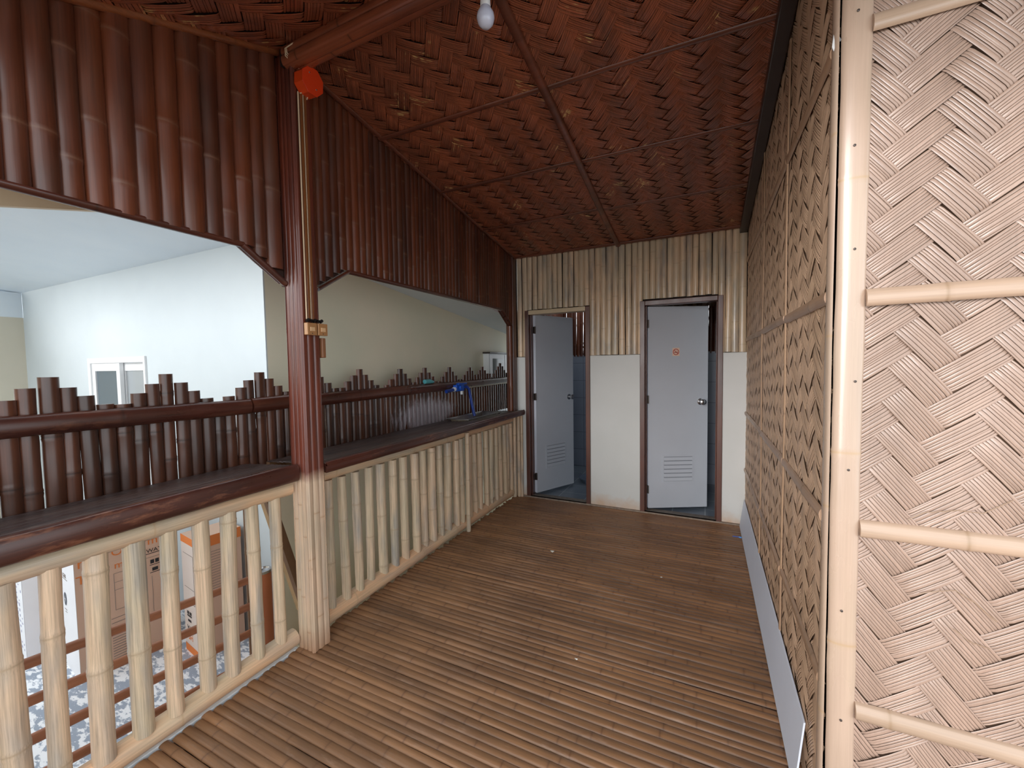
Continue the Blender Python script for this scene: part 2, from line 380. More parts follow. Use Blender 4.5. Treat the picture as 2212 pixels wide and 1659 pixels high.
def tile(name, c, c2, grout, sx, sz, axes):
    m, nt, b = newmat(name); g = N(nt, 'ShaderNodeNewGeometry'); sep = N(nt, 'ShaderNodeSeparateXYZ'); nt.links.new(g.outputs['Position'], sep.inputs[0])
    fs = []
    for ax, s in zip(axes, (sx, sz)):
        d = N(nt, 'ShaderNodeMath', operation='DIVIDE'); nt.links.new(sep.outputs[ax], d.inputs[0]); d.inputs[1].default_value = s
        f = N(nt, 'ShaderNodeMath', operation='FRACT'); nt.links.new(d.outputs[0], f.inputs[0])
        l = N(nt, 'ShaderNodeMath', operation='LESS_THAN'); nt.links.new(f.outputs[0], l.inputs[0]); l.inputs[1].default_value = 0.006/s
        fs.append(l.outputs[0])
    mx = N(nt, 'ShaderNodeMath', operation='MAXIMUM'); nt.links.new(fs[0], mx.inputs[0]); nt.links.new(fs[1], mx.inputs[1])
    c_ = mixc(nt, ramp(nt, noise(nt, g.outputs['Position'], 3, 3), 0.3, 0.7), c, c2)
    nt.links.new(mixc(nt, mx.outputs[0], c_, grout), b.inputs['Base Color']); b.inputs['Roughness'].default_value = 0.3
    return m
m_tilex = tile('grey_blue_wall_tile_back', S(150, 158, 172), S(140, 148, 164), S(104, 110, 120), 0.4, 0.25, (0, 2))
m_tiley = tile('grey_blue_wall_tile_side', S(150, 158, 172), S(140, 148, 164), S(104, 110, 120), 0.4, 0.25, (1, 2))
m_tilef = tile('grey_floor_tile', S(112, 122, 132), S(98, 108, 120), S(176, 182, 188), 0.3, 0.3, (0, 1))
m_orange = simple('orange_plastic', S(222, 72, 22), 0.4)
m_brass = simple('tan_gold_plastic', S(176, 128, 84), 0.3, 0.2, coat=0.3)
m_trunk = simple('amber_varnished_strip', S(156, 92, 40), 0.3, coat=0.4, var=0.2)
m_wire = simple('pale_wire', S(206, 180, 150), 0.4)
m_black = simple('black_plastic', S(24, 22, 22), 0.4)
m_blue = simple('blue_pvc', S(24, 84, 190), 0.35)
m_bluedark = simple('dark_blue_hose', S(28, 58, 140), 0.35)
m_glassw = simple('milk_white_bulb_glass', S(206, 212, 232), 0.25, coat=0.5)
m_card = simple('brown_cardboard', S(220, 184, 160), 0.8, var=0.06, scale=3)
m_cardw = simple('white_and_daylit_cardboard', S(246, 246, 250), 0.7, var=0.03)
m_inko = simple('orange_print', S(226, 128, 62), 0.7)
m_inkk = simple('black_print', S(44, 42, 44), 0.7)
m_inkg = simple('grey_print', S(140, 128, 122), 0.7)
m_terra = simple('terracotta_brown_pipe', S(184, 108, 68), 0.45, var=0.1)
m_railb = bamboo_mat('reddish_brown_pole', S(184, 122, 88), S(164, 106, 78), S(120, 76, 58), 1, 0.45, 0.15, 0.4, 0.15, 0.05)
m_wood = simple('raw_brace_wood', S(176, 142, 98), 0.6, var=0.25, scale=12)
m_wooddk = simple('brown_brace_wood', S(116, 84, 56), 0.6, var=0.25, scale=12)

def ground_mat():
    m, nt, b = newmat('blotchy_grey_white_concrete'); g = N(nt, 'ShaderNodeNewGeometry')
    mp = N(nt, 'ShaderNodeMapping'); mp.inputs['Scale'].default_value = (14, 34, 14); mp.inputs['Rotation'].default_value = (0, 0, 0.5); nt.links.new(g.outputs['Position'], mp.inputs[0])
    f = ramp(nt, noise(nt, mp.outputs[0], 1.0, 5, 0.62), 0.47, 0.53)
    nt.links.new(mixc(nt, f, S(158, 168, 184), S(246, 248, 252)), b.inputs['Base Color']); b.inputs['Roughness'].default_value = 0.6  # grey concrete mixed with white blotches from stretched noise
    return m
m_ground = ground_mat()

# ------------------------------------------------------------------ room dimensions
YD, XL, XR, YF = 4.19, -1.93, 0.33, 1.46
ceilz = lambda y: 2.68+0.15*(YD-y) if y > 1.45 else 3.09-0.42*(1.45-y)

# ------------------------------------------------------------------ floor
mb = MB(); rg = random.Random(3); y = -1.6; mb2 = MB()
while y < YD-0.02:
    wd = rg.uniform(0.029, 0.047)
    xr = XR+0.02 if y > YF+0.06 else 2.2
    x0 = -1.905+rg.uniform(-0.02, 0.02)
    if y < 1.40 : x0 = -1.985+(1.40-y)*0.0+rg.uniform(-0.015, 0.015)
    x0 = -1.955+rg.uniform(-0.01, 0.012) if y < 1.42 else -1.965+rg.uniform(-0.018, 0.012)
    sk = 0.0
    mb.culm((x0, y+wd/2, -0.010), (xr, y+wd/2, -0.010), wd*0.52, (0, 0, 1), 180, 0.50, 6, sp=0.38, bend=0.0022, rg=rg, wob=0.03, knot=0.05, seg=0.12)
    y += wd*rg.choice((0.98, 1.0, 1.0, 1.02, 1.12))
floor = mb.build('floor', m_floor, smooth=True, angle=60, kind='structure')
mb = MB(); mb.box(-1.96, XR, -1.6, YD, -0.10, -0.03); mb.box(XR, 2.2, -1.6, YF, -0.10, -0.03)
mb.build('subfloor', m_darkpanel, floor)

# ------------------------------------------------------------------ ceiling
ceil = thing('ceiling', (0, 0, 0), kind='structure')
L = math.hypot(1, 0.15); Vn = Vector((0, 1/L, -0.15/L)); Nn = Vector((0, -0.15/L, -1/L))
O = Vector((0, 1.45, ceilz(1.4501)))
weave('woven_panel', O, (1, 0, 0), Vn, Nn, (-1.96, XR+0.03), (-0.0, 2.80), m_weavec, ceil, ang=-50, seed=5, rough=1.1)
L2 = math.hypot(1, 0.42); V2 = Vector((0, -1/L2, -0.42/L2)); N2 = Vector((0, 0.42/L2, -1/L2)); O2 = Vector((0, 1.45, 3.09))
weave('woven_panel', O2, (1, 0, 0), V2, N2, (-1.96, 0.40), (0.0, 1.3), m_weavec, ceil, ang=-50, seed=6, w_=0.08, ns=6)
mb = MB()
def slab(mb, x0, x1, y0, y1, off, th):
    mb.hexa([(x0, y0, ceilz(y0)+off), (x1, y0, ceilz(y0)+off), (x1, y1, ceilz(y1)+off), (x0, y1, ceilz(y1)+off),
             (x0, y0, ceilz(y0)+off+th), (x1, y0, ceilz(y0)+off+th), (x1, y1, ceilz(y1)+off+th), (x0, y1, ceilz(y1)+off+th)])
slab(mb, -2.12, 0.6, 1.4501, 5.15, 0.012, 0.05); slab(mb, -2.12, 2.6, 0.25, 1.45, 0.012, 0.05)  # near slab's unseen right part added to block sky above the front wall
mb.build('backing_board', m_gapd, ceil)
def cbat(p0, p1, r=0.018, nm='batten', parent=ceil, mt=m_batten_d, out=(0, 0, -1), flat=0.6, arc=180):
    b_ = MB(); b_.culm(p0, p1, r, out, arc, flat, 8, sp=0.5, bend=0.003, knot=0.06); return b_.build(nm, mt, parent, smooth=True, angle=60)
for yy in (2.13, 2.79, 3.46):
    cbat((-1.94, yy-0.02, ceilz(yy)-0.004), (-0.82, yy, ceilz(yy)-0.004), 0.017); cbat((-0.78, yy+0.01, ceilz(yy)-0.004), (0.32, yy+0.02, ceilz(yy)-0.004), 0.017)
cbat((-0.80, 1.50, ceilz(1.5)-0.012), (-0.80, YD-0.01, ceilz(YD)-0.012), 0.024)
cbat((-1.94, 4.15, ceilz(4.15)-0.004), (0.32, 4.15, ceilz(4.15)-0.004), 0.026)
cbat((-1.925, 1.52, ceilz(1.52)-0.006), (-1.925, 4.16, ceilz(4.16)-0.006), 0.016)
b_ = MB(); b_.hexa([(0.262, 1.40, ceilz(1.45)-0.06), (0.325, 1.40, ceilz(1.45)-0.06), (0.325, YD, ceilz(YD)-0.05), (0.262, YD, ceilz(YD)-0.05),
                    (0.262, 1.40, ceilz(1.45)+0.004), (0.325, 1.40, ceilz(1.45)+0.004), (0.325, YD, ceilz(YD)+0.004), (0.262, YD, ceilz(YD)+0.004)])
b_.build('edge_board', m_blackt, ceil, bevel=0.006)
b_ = MB(); b_.culm((-1.93, 1.40, 3.065), (-1.93, -0.2, ceilz(-0.2)-0.012), 0.018, (0.3, 0, -1), 180, 0.8)
b_.build('batten', bamboo_mat('amber_brown_batten', S(140, 76, 36), S(120, 62, 32), S(96, 54, 34), 1, 0.4, 0.3), ceil, smooth=True)

# ------------------------------------------------------------------ ridge beam
beam = thing('ridge_beam', (-0.75, 1.43, 2.96), 'thick reddish brown beam of split bamboo running from the tall post across the ceiling', 'beam')
mb = MB(); mb.box(-1.9, 0.6, 1.392, 1.468, 2.982, 3.064); mb.build('core', m_dark, beam)
for (a, b, out) in ((1.392, 3.045, (0, -1, 0.1)), (1.392, 2.998, (0, -1, -0.25)), (1.415, 2.982, (0, -0.25, -1)), (1.45, 2.982, (0, 0.1, -1))):
    mb = MB(); mb.culm((-1.88, a, b), (0.6, a, b), 0.0215, out, 180, 0.42, 8, sp=0.7, bend=0.001, knot=0.02)
    mb.build('bamboo_strip', m_brown_x, beam, smooth=True, angle=60)

# ------------------------------------------------------------------ main post
post = thing('bamboo_post', (-1.90, 1.46, 0), 'tall square post clad in split bamboo, brown above the counter and cream below', 'post')
mb = MB(); mb.box(-1.955, -1.85, 1.415, 1.505, 0, 3.06); mb.build('core', m_post, post)
PX0, PX1, PY0, PY1 = -1.965, -1.842, 1.405, 1.515
for i in range(4):
    x = PX0+0.016+i*0.0305; mb = MB(); mb.culm((x, PY0+0.012, 0), (x+.001, PY0+0.012, 3.05), 0.0162, (0, -1, 0), 180, 0.4, 8, sp=0.5, bend=0.0008, knot=0.03, wob=.015); mb.build('bamboo_strip', m_post, post, smooth=True, angle=60)
for i in range(3):
    y = PY0+0.020+i*0.0365; mb = MB(); mb.culm((PX1-0.010, y, 0), (PX1-0.010, y, 3.05), 0.0195, (1, 0, 0), 180, 0.42, 8, sp=0.5, bend=0.0008, knot=0.03, wob=.015); mb.build('bamboo_strip', m_post, post, smooth=True, angle=60)
for i in range(3):
    x = PX0+0.02+i*0.041; mb = MB(); mb.culm((x, PY1-0.01, 0), (x, PY1-0.01, 3.05), 0.021, (0, 1, 0), 180, 0.5, 6, sp=0.45, bend=0.0015, knot=0.05); mb.build('bamboo_strip', m_post, post, smooth=True, angle=60)
for i in range(3):
    y = PY0+0.02+i*0.035; mb = MB(); mb.culm((PX0+0.01, y, 0), (PX0+0.01, y, 3.05), 0.018, (-1, 0, 0), 180, 0.5, 6, sp=0.45, bend=0.0015, knot=0.05); mb.build('bamboo_strip', m_post, post, smooth=True, angle=60)

# ------------------------------------------------------------------ cream railings under the counters
def railing(y0, y1, ys, label, pitch_r, zt=0.868, rb=0.046):
    t = thing('bamboo_railing', (-1.95, (y0+y1)/2, 0), label, 'railing')
    mb = MB(); mb.culm((-1.985, y0, zt), (-1.985, y1, zt), 0.041, (1, 0, 0), 360, 1, 16, sp=0.55, bend=0.003, knot=0.04); mb.build('top_rail', m_cream_y, t, smooth=True, angle=60)
    mb = MB(); mb.culm((-1.99, y0, rb+.004), (-1.99, y1, rb+.004), rb, (1, 0, 0), 360, 1, 16, sp=0.6, bend=0.003, knot=0.03); mb.build('bottom_rail', m_cream_y, t, smooth=True, angle=60)
    for yy in ys:
        yy *= 1.024
        r = pitch_r*rnd.uniform(0.86, 1.14); dx = rnd.uniform(-0.008, 0.008)
        mb = MB(); mb.culm((-1.975+dx, yy+rnd.uniform(-.004, .004), rb*1.75), (-1.98+dx, yy+rnd.uniform(-.006, .006), 0.845), r, (1, 0, 0), 360, 1, 12, sp=0.36, bend=0.005, knot=0.055, wob=0.03)
        mb.build('baluster', m_cream_z, t, smooth=True, angle=60)
    return t
railing(-0.6, 1.404, [-0.5, -0.4, -0.29, -0.18, -0.07, 0.04, 0.125, 0.22, 0.318, 0.418, 0.516, 0.624, 0.733, 0.842, 0.956, 1.066, 1.176, 1.287],
        'cream bamboo railing in the near bay, with cardboard boxes visible between its thick balusters', 0.0310)
railing(1.52, 4.09, [1.598, 1.699, 1.802, 1.914, 2.027, 2.133, 2.247, 2.361, 2.464, 2.573, 2.679, 2.79, 2.897, 2.975, 3.12, 3.214, 3.317, 3.424, 3.52, 3.628, 3.726, 3.836, 3.90, 3.98],
        'cream bamboo railing of the far bay between the tall post and the back wall', 0.0305, 0.887, 0.052)
mb = MB(); mb.culm((-1.925, 3.085, 0.0), (-1.925, 3.085, 0.898), 0.021, (1, 0, 0), 360, 1, 12, sp=0.3, bend=0.002)
setp(mb.build('bamboo_post', m_cream_z, smooth=True, angle=60), 'thin cream bamboo post halfway along the far bay railing', 'post')
t = thing('bamboo_post', (-1.92, 4.13, 0), 'paired thin cream bamboo poles at the railing end against the plaster wall', 'post')
for x, y, r in ((-1.945, 4.125, 0.02), (-1.905, 4.15, 0.02), (-1.875, 4.165, 0.016)):
    mb = MB(); mb.culm((x, y, 0), (x, y, 0.92), r, (1, 0, 0), 360, 1, 10, sp=0.35, bend=0.002); mb.build('pole', m_cream_z, t, smooth=True, angle=60)
# thin light strip at floor edge
mb = MB(); mb.box(-1.988, -1.966, -0.7, 1.40, -0.03, -0.003)
mb.build('trim_1', m_white, kind='structure')

# ------------------------------------------------------------------ counters
def counter(y0, y1, xf, zt, label, cut=None, eh=0.044):
    t = thing('bamboo_counter', ((xf-2.38)/2, (y0+y1)/2, zt), label, 'counter')
    xb = -2.343; zb = zt-0.032
    mb = MB(); n = 13; sw = (xf-0.03-xb)/n
    for i in range(n):
        x = xb+sw*(i+0.5); z = zb+(zt-zb)*(i+0.5)/n-0.012
        segs = [(y0, y1)]
        if cut and x-sw/2 < cut[1] and x+sw/2 > cut[0]: segs = [(y0, cut[2]), (cut[3], y1)]
        for a, b in segs: mb.culm((x, a, z), (x, b, z), sw*0.52, (0, 0, 1), 180, 0.4, 6, sp=0.5, bend=0.0015, knot=0.04, seg=0.15)
    mb.build('slatted_top', m_counter, t, smooth=True, angle=60)
    mb = MB(); mb.culm((xf-0.034, y0, zt-0.016), (xf-0.034, y1, zt-0.016), 0.034, (0.12, 0, 1), 180, 0.35, 8, sp=0.8, bend=0.001, knot=0.02)
    mb.culm((xf-0.012, y0, zt-eh), (xf-0.012, y1, zt-eh), eh, (1, 0, 0), 180, 0.34, 10, sp=0.8, bend=0.0015, knot=0.02)
    mb.box(xf-0.06, xf-0.012, y0+.002, y1-.002, zt-eh*1.93, zt-0.014)
    mb.build('front_edge', m_counter_edge, t, smooth=True, angle=60)
    mb = MB(); 
    for a in np.arange(y0+0.1, y1-0.05, 0.55):
        if cut and cut[2]-0.05 < a < cut[3]+0.05: continue
        mb.box(xb, -2.04, a, a+0.04, zb-0.065, zb-0.02)
    mb.box(xb+0.0, xb+0.03, y0, y1, zb-0.075, zb-0.01)
    mb.build('support_frame', m_wooddk, t)
    return t
counter(-0.6, 1.402, -1.895, 1.0, 'dark slatted bamboo counter ledge in the near bay left of the tall post')
SX0, SX1, SY0, SY1 = -2.25, -2.02, 3.26, 3.92
counter(1.522, 4.17, -1.83, 0.99, 'dark slatted bamboo counter in the far bay with peeling front edge and a sink', (SX0, SX1, SY0, SY1), 0.030)
t = thing('kitchen_sink', ((SX0+SX1)/2, (SY0+SY1)/2, 0.98), 'shallow stainless steel sink set into the far bay counter', 'sink')
def ring(x0, x1, y0, y1, z): return [Vector(p) for p in ((x0, y0, z), (x1, y0, z), (x1, y1, z), (x0, y1, z))]
r_ = [ring(SX0-.012, SX1+.012, SY0-.012, SY1+.012, .982), ring(SX0-.012, SX1+.012, SY0-.012, SY1+.012, .99), ring(SX0+.012, SX1-.012, SY0+.012, SY1-.012, .990),
      ring(SX0+.02, SX1-.02, SY0+.02, SY1-.02, .975), ring(SX0+.035, SX1-.035, SY0+.035, SY1-.035, .938), ring(SX0+.12, SX1-.12, SY0+.25, SY1-.25, .935)]
mb = MB(); V = sum(r_, []); mb.add(V, [(i*4+k, i*4+(k+1) % 4, i*4+4+(k+1) % 4, i*4+4+k) for i in range(5) for k in range(4)]+[(20, 21, 22, 23)])
mb.build('basin', m_steel, t, bevel=0.004)
mb = MB(); mb.lathe(((SX0+SX1)/2, (SY0+SY1)/2, .936), [(0.022, 0), (0.022, .002), (0.012, .001)]); mb.build('drain', m_chrome, t, smooth=True)
# faucet (blue plastic valve) and hose
t = thing('water_valve', (-2.30, 3.50, 1.27), 'bright blue plastic water valve fixed to the picket rail above the sink', 'faucet')
mb = MB(); mb.tube([(-2.285, 3.30, 1.245), (-2.285, 3.42, 1.255)], 0.018, 10); mb.build('pipe_stub', m_bluedark, t, smooth=True)
mb = MB(); mb.tube([(-2.285, 3.42, 1.255), (-2.285, 3.45, 1.26)], 0.022, 10); mb.build('white_collar', m_white, t, smooth=True)
mb = MB(); mb.box(-2.308, -2.262, 3.45, 3.60, 1.235, 1.30); mb.lathe((-2.28, 3.52, 1.30), [(0.03, 0), (0.03, .012), (0.012, .02)]); mb.lathe((-2.265, 3.52, 1.27), [(0.028, 0), (0.028, .02)], (1, 0, 0)); mb.build('valve_body', m_blue, t, bevel=0.008)
mb = MB(); mb.box(-2.26, -2.25, 3.47, 3.63, 1.30, 1.318); mb.build('handle', m_blue, t, bevel=0.004)
mb = MB(); mb.tube([(-2.27, 3.55, 1.235), (-2.27, 3.55, 1.20)], 0.014, 8); mb.build('outlet', m_white, t, smooth=True)
mb = MB(); mb.tube([(-2.28, 3.60, 1.27), (-2.262, 3.64, 1.275), (-2.25, 3.665, 1.25), (-2.24, 3.672, 1.18), (-2.225, 3.68, 1.08), (-2.21, 3.69, 0.99), (-2.20, 3.69, 0.962)], 0.016, 10)
setp(mb.build('drain_hose', m_bluedark, smooth=True), 'dark blue hose hanging from the valve down into the steel sink', 'hose')
mb = MB(); mb.tube([(-2.335, 3.03, 1.353), (-2.335, 3.10, 1.353), (-2.335, 3.16, 1.346)], [0.02, 0.022, 0.012], 10)
setp(mb.build('bottle_cap_tube', simple('teal_plastic', S(90, 168, 176), 0.4), smooth=True), 'small teal plastic tube lying on the picket rail left of the blue valve', 'tube')

# ------------------------------------------------------------------ zigzag picket fence behind counters
def fence(y0, y1, rails, label, peaks):
    t = thing('picket_screen', (-2.37, (y0+y1)/2, 0.94), label, 'fence')
    y = y0; k = 0
    def top(yc):
        d = min(abs(yc-p) for p in peaks); q = round(d/0.057)
        return 1.478-0.043*min(q, 4)+(0.04 if yc > 4.3 else 0)+rnd.uniform(-0.004, 0.004)
    # pickets aligned to the peaks
    yc = y0+0.028
    ysn = []
    while yc < y1-0.01: ysn.append(yc); yc += 0.057
    for yc in ysn:
        pk = min(peaks, key=lambda p: abs(yc-p)); q = round((yc-pk)/0.057)
        r = rnd.uniform(0.0272, 0.0305)
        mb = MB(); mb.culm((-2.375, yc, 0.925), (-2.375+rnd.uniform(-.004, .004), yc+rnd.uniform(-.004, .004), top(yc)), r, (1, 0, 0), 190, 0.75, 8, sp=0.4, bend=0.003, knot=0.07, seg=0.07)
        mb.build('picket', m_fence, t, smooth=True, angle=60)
    for a, b, za, zb in rails:
        mb = MB(); mb.culm((-2.340, a, za), (-2.340, b, zb), 0.042, (1, 0, 0), 180, 0.62, 10, sp=0.7, bend=0.002, knot=0.03)
        mb.build('cross_rail', m_brown_y, t, smooth=True, angle=60)
        mb = MB(); mb.culm((-2.405, a, za), (-2.405, b, zb), 0.030, (-1, 0, 0), 200, 0.55, 8, sp=0.7, bend=0.002, knot=0.03)
        mb.build('cross_rail', m_brown_y, t, smooth=True, angle=60)
    return t
fence(-0.5, 1.78, [(-0.5, 1.44, 1.30, 1.285), (1.45, 1.74, 1.285, 1.29)], 'dark brown screen of bamboo pickets with stepped peaks behind the near bay counter',
      [-0.16, 0.25, 0.677, 1.094, 1.543])
fence(1.86, 4.96, [(1.84, 4.98, 1.285, 1.295)], 'dark brown screen of bamboo pickets with many stepped peaks behind the sink counter',
      [1.91, 2.31, 2.72, 3.10, 3.48, 3.86, 4.16, 4.62])

# ------------------------------------------------------------------ left wall: dark bamboo above the openings
wl = thing('wall_left', (XL, 1.46, 2.5), kind='structure')
def lowz(y):   # bottom edge of the cladding
    z = 2.06
    if y < 1.42: 
        if y > 1.20: z = 2.06-(y-1.20)/0.22*0.145
    elif y < 1.82: z = 1.93+(y-1.60)/0.21*0.13 if y > 1.60 else 1.93-0.03
    elif y > 3.85: z = 2.07-(min(y, 4.12)-3.85)/0.27*0.18
    return z
def clad(y0, y1, wd0, wd1, depth):
    mb = MB(); y = y0
    while y < y1:
        wd = rnd.uniform(wd0, wd1); yc = y+wd/2
        if yc+wd/2 > y1+0.02: break
        zb_ = max(lowz(yc-wd/2), lowz(yc+wd/2))+0.016
        mb.culm((-1.965, yc, zb_), (-1.965+rnd.uniform(-.003, .003), yc, ceilz(yc)+0.02), wd*0.55, (1, 0, 0), 180, depth, 8, sp=0.42, bend=0.003, knot=0.05, seg=0.1)
        y += wd*0.97
    return mb.build('split_bamboo_cladding', m_brown_z, wl, smooth=True, angle=60)
clad(-0.5, 1.40, 0.06, 0.085, 0.8); clad(1.52, 4.13, 0.044, 0.058, 0.75)
mb = MB()
ys = [-0.6, 1.20, 1.42, 1.60, 1.82, 3.85, 4.19]
for a, b in zip(ys, ys[1:]):
    za, zb = lowz(a+1e-4)+0.022, lowz(b-1e-4)+0.022
    mb.hexa([(-1.995, a, za), (-1.965, a, za), (-1.965, b, zb), (-1.995, b, zb), (-2.02, a, ceilz(a)+.03), (-1.965, a, ceilz(a)+.03), (-1.965, b, ceilz(b)+.03), (-2.02, b, ceilz(b)+.03)])
mb.build('backing_board', m_darkpanel, wl)
def edge(p0, p1, r=0.022):
    mb = MB(); mb.culm(p0, p1, r, (0.5, 0, -1), 200, 0.75, 8, sp=0.6, bend=0.001, knot=0.03); mb.build('edge_trim', m_brown_y, wl, smooth=True, angle=60)
for x in (-1.95, -1.985):
    d_ = 0.014 if x < -1.97 else 0.0
    edge((x, -0.6, 2.076+d_), (x, 1.21, 2.076+d_), 0.017); edge((x, 1.20, 2.074+d_), (x, 1.41, 1.93+d_), 0.017); edge((x, 1.60, 1.935+d_), (x, 1.82, 2.073+d_), 0.017); edge((x, 1.82, 2.073+d_), (x, 3.86, 2.078+d_), 0.017); edge((x, 3.86, 2.076+d_), (x, 4.11, 1.91+d_), 0.017)
# corner post
mb = MB(); mb.box(-2.02, -1.925, 4.10, 4.185, 0.97, ceilz(4.12)); o = mb.build('corner_post', m_brown_z, wl, bevel=0.01)
t = mb = MB(); mb.culm((-1.955, 4.07, 0.985), (-1.955, 4.07, 1.92), 0.026, (1, 0, 0), 360, 1, 12, sp=0.4, bend=0.002)
mb.build('corner_pole', m_brown_z, wl, smooth=True, angle=60)

mb = MB(); mb.box(-7.0, -2.05, -3.2, -3.1, -0.4, 2.65); mb.build('wall_yard_sun_blocker', simple('yard_sun_blocker_paint', S(200, 186, 164), 0.6), kind='structure')  # unseen wall added behind the camera to keep sun off the neighbour's house
mb = MB(); mb.box(-2.05, -1.97, -5.0, -0.76, -0.4, 3.0); mb.build('wall_rear_sun_blocker', simple('rear_sun_blocker_paint', S(200, 186, 164), 0.6), kind='structure')  # solid panel out of view, added to shield the yard from low sun

# ------------------------------------------------------------------ back wall with two doorways
wb = thing('wall_back', (-0.8, YD, 0), kind='structure')
D1a, D1b, D1z, D2a, D2b, D2z = -1.825, -1.093, 2.092, -0.588, 0.14, 2.10
mb = MB(); PZ = 1.58
for a, b in ((-2.02, D1a), (D1b, D2a), (D2b, 0.42)):
    mb.box(a, b, YD, YD+0.11, -0.03, PZ)
mb.build('plaster_dado', m_plaster, wb, bevel=0.006)
mb = MB()
for a, b, z in ((-2.02, D1a, PZ), (D1a, D1b, D1z), (D1b, D2a, PZ), (D2a, D2b, D2z), (D2b, 0.42, PZ)):
    mb.box(a, b, YD+0.03, YD+0.09, z, 2.72)
mb.build('backing_board', m_dark, wb)
mb = MB(); x = -1.925
while x < 0.335:
    wd = rnd.uniform(0.047, 0.063); xc = x+wd/2
    z0 = PZ
    if D1a+0.018 < xc < D1b-0.018: z0 = D1z+0.005
    if D2a+0.018 < xc < D2b-0.018: z0 = D2z+0.012
    if xc < D1a: z0 = PZ
    mb.culm((xc, YD+0.014, z0+rnd.uniform(0, .006)), (xc+rnd.uniform(-.003, .003), YD+0.014, ceilz(YD)+0.0), wd*0.5, (0, -1, 0), 150, 0.55, 6, sp=0.5, bend=0.0022, knot=0.025, seg=0.1)
    x += wd*rnd.choice((1.0, 1.0, 1.03, 1.1))
mb.build('split_bamboo_cladding', m_clad, wb, smooth=True, angle=60)
# weathered footing strip
mb = MB(); mb.box(-1.9, 0.33, YD-0.02, YD+0.02, -0.02, 0.012)
mb.build('baseboard_back', simple('grimy_grey_concrete', S(150, 132, 116), 0.8, var=0.45, scale=30, bump=0.4, bscale=60), kind='structure', bevel=0.004)

